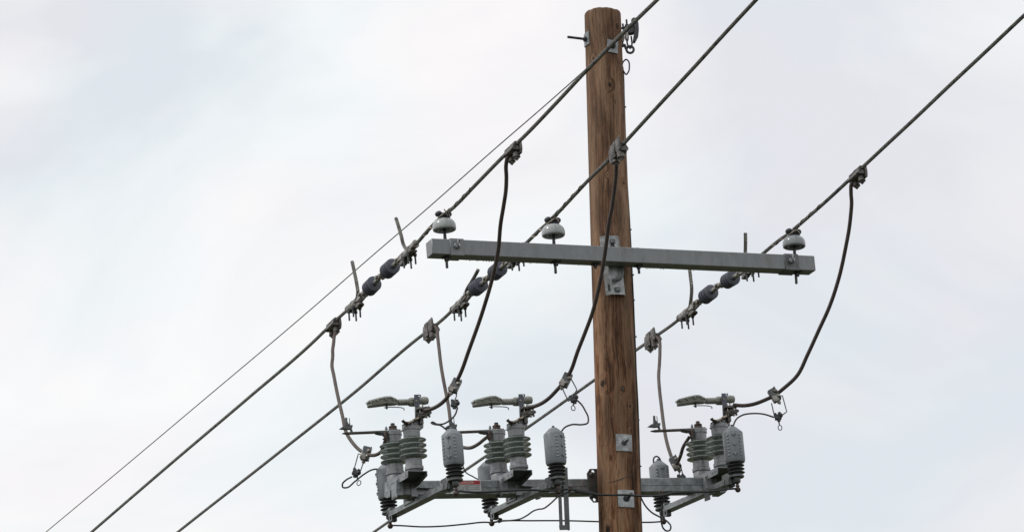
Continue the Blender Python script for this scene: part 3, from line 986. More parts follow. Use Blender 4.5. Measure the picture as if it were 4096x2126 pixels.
# ------------------------------------------------------------------ danger sign on the beam
s0, s1_ = bl(1757, 1923), bl(1920.5, 1920)
SW, SH = (s1_ - s0).x, .082
sign = empty('danger_sign', BM @ T(s0.x, -.0035, -.003))
tag(sign, 'white sticker with red DANGER band on the beam', 'sign')
B().box(0, SW, 0, .0012, -SH, 0, bev=.0003).build('backing', SIGNW, sign)
B().box(.045, SW - .004, -.0008, -.0002, -.0265, -.0035, bev=0).build('red_band', SIGNR, sign)
def text(body, width, x, z, mat_, name, y=-.0016, sq=1.0):
    cu = bpy.data.curves.new(name, 'FONT')
    cu.body = body; cu.size = 1; cu.extrude = .0002; cu.resolution_u = 3
    to = bpy.data.objects.new(name, cu); COL.objects.link(to)
    dg = bpy.context.evaluated_depsgraph_get()
    me = bpy.data.meshes.new_from_object(to.evaluated_get(dg))
    bpy.data.objects.remove(to)
    k = width / max(q.co.x for q in me.vertices)
    for q in me.vertices:
        q.co = V((x + q.co.x*k, y - q.co.z*.5, z + q.co.y*k*sq))
    me.materials.append(mat_)
    o = bpy.data.objects.new(name, me); COL.objects.link(o); o.parent = sign
text('DANGER', SW*.315, SW*.515, -.0212, SIGNW, 'heading', sq=1.0)
text('May be energized from either', SW*.545, SW*.435, -.0385, SIGNK, 'small_print', sq=1.3)
text('side with blades in any position.', SW*.535, SW*.43, -.0505, SIGNK, 'small_print', sq=1.35)
text('Consider all parts live until the', SW*.535, SW*.43, -.0625, SIGNK, 'small_print', sq=1.35)
B().prism([(0, 0), (.019, 0), (.0095, .017)], 0, .0004, T(SW*.43, -.0012, -.0222) @ RX(90)).build('warning_triangle', SIGNW, sign)
bolt_ = [(.012, -.006), (.020, -.018), (.015, -.018), (.022, -.033), (.008, -.021), (.013, -.020), (.006, -.008)]
B().xz([(x, z) for x, z in bolt_], -.001, -.0004, 0).build('lightning_mark', SIGNK, sign)

# ------------------------------------------------------------------ disconnect switches
TILT = R(1.4)
SX = (A*math.cos(TILT) + Z*math.sin(TILT)).normalized()
def unit_origin(px):
    # a point of the beam's middle, top face, at picture column px
    p = W(px, 1919 - (px - 1712)*13/1079.0, BF0, N)
    return frame(p + N*(BD/2), SX)
UO = unit_origin(1640)
UOI = UO.inverted()
def S(q, y):
    """switch-local point seen at a pixel, at depth y from the beam's middle"""
    return UOI @ W(q[0], q[1], UO.translation + N*y, N)
YN, YF = -.165, .12
def make_ins(parent, base, name='insulator'):
    m = T(*base)
    pr = [(0, .06), (.044, .06), (.040, .070)]
    for z in (.086, .119, .152, .185):
        pr += [(.037, z - .008), (.040, z - .0065), (.062, z - .0055), (.079, z - .0045), (.083, z - .0035), (.0848, z - .0005), (.0835, z + .0022), (.078, z + .0037), (.058, z + .008), (.042, z + .0125), (.037, z + .017)]
    pr += [(.040, .205), (0, .205)]
    body = B().lathe(pr, m, 48).build(name, GREEN, parent, angle=50)
    B().lathe([(0, 0), (.053, 0), (.057, .004), (.057, .022), (.0515, .027), (.0505, .066), (.047, .069), (0, .069)], m, 32).build('base_cap', CAPG, body)
    c = B().lathe([(0, .196), (.044, .196), (.050, .203), (.051, .243), (.0555, .247), (.0555, .27), (.052, .274), (0, .274)], m, 32)
    c.build('top_cap', CAPG, body)
    return body
def make_switch():
    r = empty('disconnect_switch', UO)
    nb, fb = S(z1(763, 812), YN), S(z1(603, 856), YF)
    def SP(q, x):
        """switch-local (y, z) seen at a pixel on the plane at x"""
        p = UOI @ W(q[0], q[1], UO.translation + SX*x, SX)
        return p.y, p.z
    MY = Matrix(((0, 0, 1, 0), (1, 0, 0, 0), (0, 1, 0, 0), (0, 0, 0, 1)))
    # --- base bracket: top plate with flanges over the beam
    e0, e1 = S(r3(745, 195), -.25), S(r3(1132, 180), -.25)
    x0, x1, zp = e0.x, e1.x, e0.z
    fl = [SP(r3(x, y), x0) for x, y in ((745, 195), (290, 440), (288, 715), (330, 745), (398, 722), (400, 600), (545, 470), (575, 440), (745, 340))]
    fl = [(max(-.25, a), b) for a, b in fl]
    y1 = fl[1][0]
    b = B()
    zf = fl[1][1]
    zpl0 = lambda y: zp + (zf - zp)*(y + .25)/(y1 + .25)
    b.prism([(-.25, zp), (y1, zf), (y1, zf - .005), (-.25, zp - .005)], x0, x1, MY, .001)
    b.prism([(y, z + .0005) for k, (y, z) in enumerate(fl)], x0 - .0005, x0 + .0045, MY, .0008)
    b.prism([(y, z) for y, z in ((-.25, zp - .002), (-.25, zp - .03), (-.1, zp - .05), (.16, zp - .05), (.16, zp - .002))], x1 - .0045, x1 + .0005, MY, .001)
    br = b.build('base_bracket', GALV, r)
    B().prism([(-.235, zpl0(-.235) - .004), (-.05, -.012), (-.05, .0), (.05, .0), (.09, zpl0(.09) - .004)], x0 + .012, x1 - .006, MY, .001).build('shade_wedge', GALVD, br)  # dark wedge added to stand in for the shaded underside of the top plate
    for q in (r3(715, 295), r3(660, 325), r3(572, 370)):
        y, z = SP(q, x0)
        B().cyl(.0052, -.0012, .0004, T(x0 - .0006, y, z) @ RY(90), 10).build('rivet_hole', SIGNK, br)
    y, z = SP(r3(340, 632), x0)
    B().cyl(.0045, -.0012, .0004, T(x0 - .0006, y, z) @ RY(90), 10).build('rivet_hole', SIGNK, br)
    # clip with two slots on the end of the beam, sleeve round the beam on the other side
    xc_ = x0 - .014
    cp = [SP(r3(x, y), xc_) for x, y in ((412, 455), (512, 402), (535, 722), (432, 782))]
    b = B().prism(cp, xc_, xc_ + .005, MY, .001)
    ya, yb = min(q[0] for q in cp), max(q[0] for q in cp)
    za, zb = min(q[1] for q in cp), max(q[1] for q in cp)
    b.box(xc_, x0 + .03, ya - .001, ya + .004, za + .012, zb, bev=.001)
    clip = b.build('clip', GALV, r)
    for q in (((420, 462), (488, 428), (488, 438), (420, 474)), ((440, 738), (512, 698), (512, 722), (440, 764))):
        B().prism([SP(r3(x, y), xc_) for x, y in q], xc_ - .0006, xc_ + .0002, MY, 0).build('slot', SIGNK, clip)
    b = B().box(x1 - .035, x1 + .012, -BD/2 - .005, BD/2 + .005, -BH - .008, .004, bev=.002)
    b.build('sleeve', GALV, r)
    # --- insulators
    zpl = lambda y: zp + (zf - zp)*(y + .25)/(y1 + .25)
    B().lathe([(0, 0), (.053, 0), (.053, fb.z - zpl(YF)), (.05, fb.z - zpl(YF) + .004), (0, fb.z - zpl(YF) + .004)], T(fb.x, fb.y, zpl(YF) - .004), 24).build('spacer', CAPG, r)
    nz0 = nb.z
    B().lathe([(0, 0), (.05, 0), (.05, nz0 - zpl(YN) + .004), (0, nz0 - zpl(YN) + .004)], T(nb.x, YN, zpl(YN) - .004), 24).build('spacer', GALVD, r)
    ia = make_ins(r, (nb.x, YN, nz0))
    ib = make_ins(r, (fb.x, YF, fb.z))
    nz, fz = max(nb.z, zp) + .274, fb.z + .274
    # --- near head: hinge casting, plate, terminal clamp, jaws
    P = lambda x, y, d=0.0: S(r5(x, y), YN + d)
    def poly(pts, d=0.0):
        return [(P(x, y, d).x, P(x, y, d).z) for x, y in pts]
    b = B()
    b.xz(poly([(1365, 835), (1372, 690), (1395, 665), (1540, 625), (1548, 830)]), YN - .035, YN + .03, .004)
    b.xz(poly([(1175, 860), (1205, 848), (1255, 850), (1300, 838), (1545, 822), (1550, 860), (1300, 875), (1180, 880)]), YN - .03, YN + .03, .003)
    b.build('hinge_casting', CAPG, r)
    B().xz(poly([(1545, 650), (1625, 625), (1642, 640), (1640, 830), (1615, 852), (1560, 850), (1545, 835)], .02), YN + .02, YN + .05, .006).build('side_lug', CAPG, r)
    pl = B().xz(poly([(1447, 355), (1425, 160), (1437, 150), (1432, 92), (1580, 90), (1584, 142), (1545, 150), (1552, 190), (1548, 300), (1560, 355)], -.048), YN - .048, YN - .042, 0)
    hx_ = P(1542, 122, -.045)
    pl = drill(pl, [B().box(hx_.x - .006, hx_.x + .006, YN - .08, YN, hx_.z - .003, hx_.z + .003, bev=0)]).build('head_plate', SLATE, r)
    c = P(1472, 235, -.048)
    B().cyl(.006, -.002, .005, T(c.x, YN - .048, c.z) @ RX(90), 10).build('bolt', BRASSY, pl)
    B().xz(poly([(1450, 355), (1562, 355), (1545, 480), (1530, 600), (1458, 610)], -.045), YN - .047, YN - .036, .0015).build('lower_plate', GALVD, r)
    # terminal clamp for the jumper
    b = B()
    b.xz(poly([(1475, 430), (1500, 395), (1690, 380), (1790, 392), (1800, 410), (1600, 440), (1500, 440)], -.06), YN - .085, YN - .03, .002)
    b.xz(poly([(1500, 520), (1650, 475), (1770, 480), (1800, 510), (1780, 545), (1660, 560), (1520, 560)], -.06), YN - .085, YN - .03, .002)
    b.xz(poly([(1530, 430), (1680, 420), (1680, 500), (1530, 530)], -.04), YN - .045, YN - .03, .002)
    cl = b.build('terminal_clamp', ALUD, r)
    for (x, y, d_, h_) in ((1555, 325, -.07, .02), (1620, 318, -.055, .022), (1690, 335, -.072, .018), (1757, 318, -.05, .016)):
        c = P(x, y + 85, d_)
        b = B().nut(.0085, 0, .010, T(c.x, YN + d_, c.z - .002)).cyl(.0045, -.055, h_, T(c.x, YN + d_, c.z), 10)
        b.nut(.008, -.052, -.042, T(c.x, YN + d_, c.z))
        b.build('bolt', ALU, cl)
    # bronze jaw fingers
    def ribbon(pts, w_, t_, d0):
        """a curved strip seen edge-on"""
        y0 = YN + d0
        c = smooth([(P(x, y, d0).x, 0, P(x, y, d0).z) for x, y in pts], .006)
        up, dn = [], []
        for k in range(len(c)):
            t = (c[min(k+1, len(c)-1)] - c[max(k-1, 0)]).normalized()
            n_ = V((-t.z, 0, t.x))
            up.append((c[k] + n_*t_/2)); dn.append((c[k] - n_*t_/2))
        n_ = len(c)
        vs_ = [(p.x, y, p.z) for y in (y0, y0 + w_) for p in up + dn[::-1]]
        m_ = 2*n_
        fs = []
        for k in range(n_ - 1):
            fs += [(k, k+1, m_-2-k, m_-1-k), (m_+m_-1-k, m_+m_-2-k, m_+k+1, m_+k)]
        for k in range(m_):
            l = (k + 1) % m_
            fs.append((k, m_+k, m_+l, l))
        return B().add(vs_, fs)
    ribbon([(1690, 570), (1540, 590), (1430, 645), (1340, 690), (1270, 705), (1215, 685), (1188, 648)], .03, .0058, -.07).build('jaw_finger', BRONZE, r)
    ribbon([(1660, 590), (1500, 650), (1410, 700), (1320, 735), (1240, 738), (1205, 748), (1192, 768)], .028, .0055, -.055).build('jaw_finger', BRONZE, r)
    ribbon([(1420, 655), (1360, 690), (1300, 715)], .018, .009, -.078).build('contact', BRASSY, r)
    ribbon([(1540, 600), (1440, 640)], .02, .010, -.076).build('contact', BRASSY, r)
    b = B()
    c = P(1600, 580, -.05); b.box(c.x - .03, c.x + .024, YN - .08, YN - .03, c.z - .006, c.z + .004, bev=.001)
    c = P(1580, 680, -.045); b.box(c.x - .012, c.x + .012, YN - .06, YN - .03, c.z - .02, c.z + .026, bev=.002)
    b.build('jaw_block', ALUD, r)
    # --- arc chute: a tapered tray hung from a flat lid
    def loft(rows):
        vs_, fs, n_ = [], [], len(rows[0])
        for rw in rows: vs_ += rw
        for k in range(len(rows) - 1):
            for q in range(n_):
                l = (q + 1) % n_
                fs.append((k*n_ + q, k*n_ + l, k*n_ + n_ + l, k*n_ + n_ + q))
        fs += [tuple(range(n_))[::-1], tuple((len(rows) - 1)*n_ + q for q in range(n_))]
        return B().add(vs_, fs)
    # station: column, near top edge, near lower edge, keel, half width
    st_ = [(415, 262, 345, 352, .016), (488, 245, 332, 362, .038), (640, 200, 305, 358, .046), (800, 165, 283, 352, .047), (905, 160, 280, 346, .042), (1040, 215, 300, 332, .024), (1072, 225, 300, 322, .018)]
    rows = []
    for x, yt, yl, yk, hd in st_:
        t, l_, k_ = P(x, yt, -hd), P(x, yl, -hd*.85), P(x, yk, hd*.3)
        x_ = (t.x + l_.x)/2
        rows.append([(x_, YN - hd, t.z), (x_, YN - hd*.85, l_.z), (x_, YN + hd*.3, k_.z), (x_, YN + hd*.85, l_.z), (x_, YN + hd, t.z)])
    ch = loft(rows).build('arc_chute', OLIVE, r, angle=18)
    rows = []
    for x, yt, hd in ((386, 252, .014), (425, 216, .030), (640, 158, .053), (800, 124, .054), (912, 120, .049), (1045, 182, .031), (1062, 200, .024)):
        t = P(x, yt, -hd)
        rows.append([(t.x, YN - hd, t.z - .0095), (t.x, YN + hd, t.z - .0095), (t.x, YN + hd*.93, t.z), (t.x, YN - hd*.93, t.z)])
    loft(rows).build('lid', LIDC, ch, angle=18)
    for x, yt, hd in ((470, 240, .040), (625, 215, .0475), (795, 185, .048), (968, 200, .034)):
        t = P(x, yt, -hd)
        B().box(t.x - .0045, t.x + .0045, YN - hd - .006, YN - hd + .004, t.z - .009, t.z + .004, bev=.001).build('lid_lug', OLIVE, ch)
    # ribbed neck, octagonal socket and end cap, all on one axis
    a0, a1 = P(1062, 268), P(1330, 262); a2 = P(1440, 260); a3, a4 = P(1560, 232), P(1722, 226)
    def axis_m(p, q): return zframe(V((p.x, YN, p.z)), V((q.x - p.x, 0, q.z - p.z)), V((0, 1, 0)))
    L_ = (a1 - a0).length
    pr = [(0, 0), (.0195, 0)]
    for k in range(6):
        z = L_*(k + .4)/6.6
        pr += [(.0165, z), (.0205, z + .006), (.0205, z + .0075), (.0165, z + .009)]
    pr += [(.0175, L_), (0, L_)]
    b = B().lathe(pr, axis_m(a0, a1), 20)
    L2 = (a2 - a1).length
    b.lathe([(0, -.012), (.019, -.012), (.0265, 0), (.0275, L2*.4), (.0275, L2 + .02), (0, L2 + .02)], axis_m(a1, a2), 8, .5)
    L3 = (a4 - a3).length
    b.lathe([(0, -.03), (.0225, -.03), (.0225, L3*.35), (.0255, L3*.4), (.0255, L3*.66), (.0235, L3*.7), (.0225, L3), (.018, L3 + .003), (0, L3 + .003)], axis_m(a3, a4), 22)
    b.build('neck', OLIVE, r, angle=30)
    # latch rod under the chute
    t = P(815, 335, -.012)
    b = B().cyl(.0065, -.022, .02, T(t.x, YN - .012, t.z), 10)
    b.tube(smooth([(P(x, y, -.012).x, YN - .012, P(x, y, -.012).z) for x, y in ((765, 382), (800, 388), (840, 376), (950, 373), (1080, 376), (1160, 388), (1205, 408), (1208, 428), (1196, 440))], .006), .003, 8)
    b.xz(poly([(760, 382), (800, 368), (832, 370), (832, 397), (800, 398)], -.012), YN - .016, YN - .008, .0005)
    b.build('latch_rod', IRON, r)
    # --- far head: bolt stack, long blade with forked catcher, terminal pads
    F = lambda q, d=0.0: S(q, YF + d)
    c = F(r5(960, 905))
    b = B().lathe([(0, 0), (.028, 0), (.030, .006), (.023, .013), (.024, .017), (.0255, .022), (.0255, .026), (.017, .030), (.012, .036), (.013, .038), (.013, .044), (0, .045)], T(c.x, YF, c.z + .002), 14)
    b.build('clamp_stack', RUST, r)
    B().nut(.0135, .036, .046, T(c.x, YF, c.z + .002), 8).build('nut', GALVD, r)
    b0, b1 = F(z1(152, 492), -.01), F(z1(560, 480), -.01); b2 = F(z1(640, 470), -.01)
    th = .0065
    b = B().xz([(b0.x - .004, b0.z - .002), (b0.x + .022, b0.z + th*.6), (b1.x, b1.z + th), (b2.x, b2.z + th*.9), (b2.x, b2.z - .004), (b1.x, b1.z - th*.9), (b0.x + .03, b0.z - th)], YF - .022, YF + .006, .001)
    b.build('blade', BRONZE, r)
    p0, p1 = F(z1(432, 492)), F(z1(600, 482))
    b = B().xz([(p0.x, p0.z - .002), (p0.x + .01, p0.z - .006), (p0.x + .04, p0.z - .011), (p1.x - .02, p1.z - .013), (p1.x + .03, p1.z - .006), (p1.x + .03, p1.z + .0), (p0.x, p0.z + .003)], YF - .038, YF + .02, .001)
    b.build('blade_pad', GALVD, r)
    c = F(r5(786, 895))
    B().nut(.0095, 0, .008, T(c.x, YF - .018, c.z)).cyl(.0048, 0, .021, T(c.x, YF - .018, c.z), 10).nut(.008, .008, .014, T(c.x, YF - .018, c.z)).build('blade_bolt', GALV, r)
    # catcher
    G = lambda x, y: (F(r6(x, y)).x, F(r6(x, y)).z)
    b = B().xz([G(76, 392), G(140, 344), G(225, 330), G(335, 318), G(330, 360), G(318, 400), G(230, 404), G(130, 394)], YF - .028, YF + .004, .002)
    b.xz([G(298, 398), G(330, 398), G(348, 462), G(312, 464)], YF - .02, YF - .004, .001)
    ct = b.build('catcher', GALVD, r)
    B().xz([G(172, 172), G(218, 172), G(222, 262), G(250, 300), G(272, 334), G(172, 338)], YF - .030, YF - .026, .0005).build('prong', GALVD, ct)
    B().xz([G(293, 148), G(306, 158), G(322, 330), G(296, 330), G(300, 220)], YF + .002, YF + .006, .0005).build('prong', IRON, ct)
    # terminal pad and bolts for the far jumper
    b = B()
    t0, t1 = F(r5(775, 985), -.03), F(r5(780, 1110), -.03)
    b.box(t0.x - .006, t0.x + .012, YF - .045, YF - .02, t1.z - .004, t0.z + .014, bev=.002)
    for (x, y) in ((755, 1012), (760, 1088)):
        t = F(r5(x, y), -.03); m_b = T(t.x + .006, YF - .032, t.z) @ RY(-90)
        b.nut(.0085, 0, .009, m_b).cyl(.0045, 0, .016, m_b, 10)
    b.build('terminal_pad', BRONZE, r)
    return r
sw0, swf = make_switch(), []
slab = ['left disconnect switch with twin green insulators, at the beam end away from the pole',
        'middle disconnect switch with twin green insulators, just right of the danger sign',
        'right disconnect switch with twin green insulators, on the beam right of the pole']
for px, lb in zip((1640, 1640 + 417.6, 1640 + 1230), slab):
    o = placed(sw0, swf, unit_origin(px))
    tag(o, lb, 'switch', 'disconnect switches')

# ------------------------------------------------------------------ arrester brackets and arresters
BR = [(z1(578, 1186), z1(1042, 952), z1(800, 1040)), (z2(700, 1168), z2(1182, 940), z2(925, 1040)), (z3(786, 1142), z3(1308, 915), z3(1030, 1015))]
brlab = ['sloping galvanised arrester bracket at the left end of the beam', 'sloping galvanised arrester bracket between the danger sign and the pole', 'sloping galvanised arrester bracket right of the pole']
ENDS = []
for i, (qf, qn, qc) in enumerate(BR):
    P0 = W(*qc, BF0 + N*.03, N)
    pf1, pn1 = W(*qf, P0, A), W(*qn, P0, A)
    ENDS.append((pf1, pn1))
    m = frame(pn1, pf1 - pn1)                      # x: away along the bracket
    r = empty('arrester_bracket', m)
    tag(r, brlab[i], 'bracket', 'arrester brackets')
    L_ = (pf1 - pn1).length
    # light outer flange facing left, dark underside: an upturned channel
    b = B()
    hgt = .034
    b.box(0, L_, .024, .028, -hgt/2, hgt/2, bev=.0008)
    b.box(0, L_, -.03, .0238, -hgt/2, -hgt/2 + .004, bev=.0008)
    b.box(0, L_, -.034, -.0302, -hgt/2, hgt/2, bev=.0008)
    b.build('channel', GALV, r)
    # near hanger lug and far lug with a hole
    b = B()
    b.box(-.062, .04, .0, .024, -.024, .05, bev=.004)
    b.box(-.075, -.02, -.03, .018, .02, .052, bev=.005)
    b.xz([(-.06, -.034), (.006, -.034), (.012, .0), (-.02, .03), (-.06, .03)], -.02, -.004, .003)
    b.build('hanger', GALVD, r)
    lug = B()
    lug.plate_hole(.05, .04, .005, T(L_ - .03, .026, -.03) @ RX(90), (0, 0, .011, .011))
    lug.build('lug', GALVD, r)
    b = B()
    b.box(L_ - .02, L_ + .055, -.034, .03, -.005, .04, bev=.008)
    b.box(L_ - .015, L_ + .02, -.024, .02, -.045, .0, bev=.004)
    b.build('hanger', GALVD, r)
    # bent tie plate up to the beam
    t = L_*(.62 if i < 2 else .2)
    if i < 2:
        b = B().box(t - .09, t + .07, .03, .035, -.0, .064, bev=.002)
        b.box(t - .095, t - .088, -.05, .035, .02, .075, bev=.002)
        b.box(t - .16, t - .088, -.06, .02, .070, .076, bev=.001)
        tp = b.build('tie_plate', GALV, r)
        for q in (-.05, .045):
            B().box(t + q - .004, t + q + .004, .0348, .036, .018, .042, bev=0).build('slot', SIGNK, tp)
    else:
        b = B().plate_hole(.075, .06, .005, T(t + .02, .05, -.045) @ RX(90), (-.024, -.012, .007, .009))
        b.box(t - .03, t + .06, -.0, .05, -.02, -.012, bev=.001)
        b.build('tie_plate', GALVD, r)

def make_arrester():
    r = empty('surge_arrester', I4)
    b = B().lathe([(0, .078), (.052, .078), (.058, .080), (.0605, .088), (.0625, .092), (.0625, .262), (.0605, .267), (.029, .297), (.025, .301), (.0, .302)], n=40)
    cov = b.build('cover', COVER, r, angle=35)
    rb = B()
    for s_ in (-1, 1):
        for k in range(7):
            m = RZ(-90 + s_*35) @ T(.0615, 0, .115 + k*.0205)
            rb.add(*wedge(.007, .0062, .011), m)
    tag(rb.build('moulded_ribs', COVER, cov), kind='stuff')
    sm = B()
    sm.box(.0605, .0645, -.0012, .0012, .092, .262, RZ(-90), bev=.0005)
    for z in (.125, .245):
        sm.box(.062, .069, -.015, .015, z - .003, z + .003, RZ(-90), bev=.001)
        sm.box(.062, .070, -.006, .006, z - .012, z + .008, RZ(-90), bev=.002)
    sm.cyl(.0125, 0, .009, RZ(-90) @ T(.060, 0, .186) @ RY(90), 18)
    sm.build('seam_clip', COVER, cov)
    dt = B()
    dt.tube([(.0622*math.cos(R(a)), .0622*math.sin(R(a)), .178 + .004*math.sin(R(a*2))) for a in range(185, 232, 4)], .0013, 6)
    dt.tube([(.0622*math.cos(R(a)), .0622*math.sin(R(a)), .172 + .004*math.sin(R(a*2))) for a in range(185, 232, 4)], .0013, 6)
    for a in (196, 207):
        dt.box(.0615, .0632, -.0008, .0008, .115, .16, RZ(a), bev=0)
    dt.box(.0615, .0632, -.006, .006, .159, .161, RZ(201.5), bev=0)
    dt.build('moulded_mark', COVER, cov)
    t = B().cyl(.008, .298, .318, n=10).nut(.0125, .299, .309)
    t.build('top_terminal', GALVD, r)
    pr = [(0, .0), (.034, .0)]
    for z in (.014, .036, .058):
        pr += [(.034, z - .004), (.050, z), (.0535, z + .002), (.0525, z + .004), (.036, z + .010), (.033, z + .013)]
    pr += [(.033, .083), (0, .083)]
    B().lathe(pr, n=36).build('sheds', RUBBER, r, angle=45)
    h = B().lathe([(0, -.014), (.043, -.014), (.046, -.011), (.046, -.002), (.043, 0), (0, 0)], n=28)
    h.lathe([(0, -.043), (.02, -.043), (.022, -.04), (.022, -.014), (0, -.014)], n=18)
    h.build('base_flange', GALVD, r)
    d = B().lathe([(0, -.052), (.009, -.052), (.014, -.048), (.014, -.044), (0, -.042)], n=14)
    d.cyl(.008, -.086, -.04, n=10)
    d.ball(.0175, T(0, 0, -.087))
    d.nut(.012, -.07, -.058, T(0, 0, 0))
    d.build('ground_stud', RUST, r)
    return r
def wedge(dx, dy, dz):
    return ([(0, -dy, 0), (dx, -dy, 0), (dx, dy, 0), (0, dy, 0), (0, -dy, dz), (0, dy, dz)],
            [(3, 2, 1, 0), (0, 1, 4), (1, 2, 5, 4), (2, 3, 5), (0, 4, 5, 3)])
ar0, arf = make_arrester(), []
# picture point of the base of each arrester, its lean and turn
ARR = [('n', 0, z1(1112, 884), -22, 'grey surge arrester hanging left of the danger sign, in front of the beam'),
       ('f', 0, z1(549, 1166), -104, 'grey surge arrester behind the left end of the beam, ribs on its left edge'),
       ('n', 1, z2(1238, 872), 47, 'grey surge arrester beside the slotted brace left of the pole'),
       ('f', 1, z2(668, 1146), 150, 'surge arrester mostly hidden behind the middle switch and beam'),
       ('n', 2, z3(1380, 855), 2, 'grey surge arrester at the right end of the beam, in front of green insulators'),
       ('f', 2, z3(747, 1133), 20, 'surge arrester just right of the pole with only its cone above the beam')]
ARF = {}
for k, i, q, turn, lb in ARR:
    pf1, pn1 = ENDS[i]
    d = (pn1.y - .06) if k == 'n' else (pf1.y + .05)
    p = U(*q, d)
    ax = (Z + A*(-.028)).normalized()
    m = frame(p, A, Z)
    m = zframe(p, ax, V((1, 0, 0))) @ RZ(turn)
    o = placed(ar0, arf, m)
    tag(o, lb, 'arrester', 'surge arresters')
    ARF[(k, i)] = m

# ------------------------------------------------------------------ slotted brace
q = [z2(1253, 885), z2(1322, 885), z2(1345, 1318), z2(1265, 1318)]
sb_top, sb_bot = bl(*z2(1290, 1046), -.03), bl(*z2(1305, 1318), -.03)
brc = empty('slotted_brace', BM)
tag(brc, 'galvanised strap with a long slot hanging from the beam left of the pole', 'brace')
xa, xb = bl(*z2(1257, 1318), -.03).x, bl(*z2(1345, 1318), -.03).x
xc, hw = (xa + xb)/2, (xb - xa)/2
ztop, zbot = bl(*z2(1310, 785), -.03).z, bl(*z2(1300, 1318), -.03).z
b = B()
def brx(z): return xc + (z - zbot)*.08
for s_, w0, w1 in ((-1, -hw, -hw*.36), (1, hw*.05, hw)):
    zt_ = ztop if s_ > 0 else -.01
    b.xz([(brx(zbot) + w0, zbot), (brx(zbot) + w1, zbot), (brx(zt_) + w1, zt_), (brx(zt_) + w0, zt_)], -.032, -.027, .001)
b.xz([(brx(zbot) - hw, zbot), (brx(zbot) + hw, zbot), (brx(zbot) + hw, zbot + .03), (brx(zbot) - hw, zbot + .03)], -.0328, -.0272, .001)
b.xz([(brx(zbot) + hw - .004, zbot), (brx(zbot) + hw, zbot), (brx(ztop) + hw, ztop), (brx(ztop) + hw - .004, ztop)], -.03, -.008, .001)
b.xz([(brx(-.05) - hw, -.055), (brx(-.05) + hw, -.055), (brx(0) + hw, .0), (brx(0) - hw, .0)], -.0322, -.0275, .001)
b.build('strap', GALVD, brc)
B().nut(.014, 0, .012, T(brx(-.03), -.032, -.03) @ RX(90)).cyl(.008, 0, .022, T(brx(-.03), -.032, -.03) @ RX(90), 10).build('bolt', GALVD, brc)
lgx = bl(*z2(1095, 1050), 0).x
B().xz([(lgx - .02, -BH - .001), (lgx + .02, -BH - .001), (lgx + .012, -BH - .022), (lgx - .012, -BH - .026)], .02, .05, .001).build('under_lug', GALVD, beam)

# ------------------------------------------------------------------ jumpers
CR = .0118
def ndepth(k, i, q):
    """depth of the wire at a pixel"""
    vis = (NEARW if k == 'n' else FARW)[i][0]
    return vis[near_on(vis, *q)].y
JN = [
    [zE(420, 300), zE(375, 318), zE(348, 350), zE(333, 420), zE(336, 560), zE(330, 700), zE(308, 850), zE(275, 1050), zE(248, 1337), (1976, 1085), (1932, 1240), (1876, 1399), z1(1150, 0), z1(1080, 130), z1(1030, 205), z1(950, 268), z1(872, 297), z1(835, 300)],
    [zE(1530, 360), zE(1517, 410), zE(1508, 540), zE(1490, 700), zE(1462, 900), zE(1440, 1000), zE(1400, 1300), zC(265, 560), zC(225, 760), zC(160, 1000), zC(100, 1160), zC(30, 1337), (2277, 1494), z2(1220, 140), z2(1165, 195), z2(1090, 245), z2(1020, 268), z2(985, 270)],
    [zF(1420, 400), zF(1385, 412), zF(1360, 445), zF(1350, 560), zF(1358, 700), zF(1348, 850), zF(1325, 1050), zF(1285, 1270), (3355, 1113), (3318, 1225), (3275, 1320), (3230, 1418), z4(1365, 0), z4(1250, 110), z4(1180, 165), z4(1100, 205), z4(980, 248), z4(900, 258), z4(820, 252)]]
JNL = ['brown jumper cable curving from the left wire down to the left switch',
       'brown jumper cable crossing in front of the crossarm and pole to the middle switch',
       'brown jumper cable hanging from the far right wire down to the right switch']
JNV, JFV = [], []
swY = [unit_origin(px).translation.y + N.y*(-.22) for px in (1640, 2057.6, 2870)]
for i in range(3):
    pts = depthline(JN[i], ndepth('n', i, JN[i][0]) - .03, swY[i] + .0)
    vis = smooth(pts, .012)
    o = B().tube(vis, CR, 18, lobes=0).build('jumper_cable', CABLE, origin=pts[0])
    tag(o, JNL[i], 'cable', 'jumper cables')
    JNV.append(vis)
JF = [
    [(1338, 1308), (1342, 1325), zA(212, 1200), zA(205, 1270), zA(196, 1337), (1331, 1420), (1328, 1463), z1(75, 0), z1(100, 130), z1(150, 350), z1(183, 490), z1(232, 570), z1(300, 640), z1(345, 668), z1(400, 682), z1(440, 676), z1(478, 652), z1(500, 605), z1(512, 565)],
    [zA(1195, 1105), zA(1212, 1130), zA(1216, 1180), zA(1224, 1260), (1757, 1400), (1764, 1460), z1(1005, 0), z1(1030, 130), z1(1055, 260), z1(1078, 430), z1(1105, 540), z1(1150, 600), z1(1190, 616), z1(1240, 618), z1(1310, 585), z1(1360, 545), z1(1395, 520)],
    [zC(790, 1205), zC(815, 1222), zC(824, 1260), zC(826, 1337), (2638, 1450), z3(715, 0), z3(722, 120), z3(738, 260), z3(755, 400), z3(778, 540), z3(808, 650), z3(838, 725), z3(862, 760), z3(880, 735), z3(900, 690), z3(925, 610), z3(955, 560), z3(975, 530)]]
JFL = ['grey brown cable from the left far wire looping under the left catcher',
       'grey brown cable from the middle far wire passing behind an arrester',
       'grey brown cable right of the pole dropping to a clamp by the right switch']
swF = [unit_origin(px).translation.y + N.y*(.075) for px in (1640, 2057.6, 2870)]
for i in range(3):
    pts = depthline(JF[i], ndepth('f', i, JF[i][0]) - .03, swF[i])
    vis = smooth(pts, .012)
    o = B().tube(vis, CR*.96, 18, lobes=8, lay=.09, amp=.05).build('jumper_cable', CABLEG, origin=pts[0])
    tag(o, JFL[i], 'cable', 'jumper cables')
    JFV.append(vis)

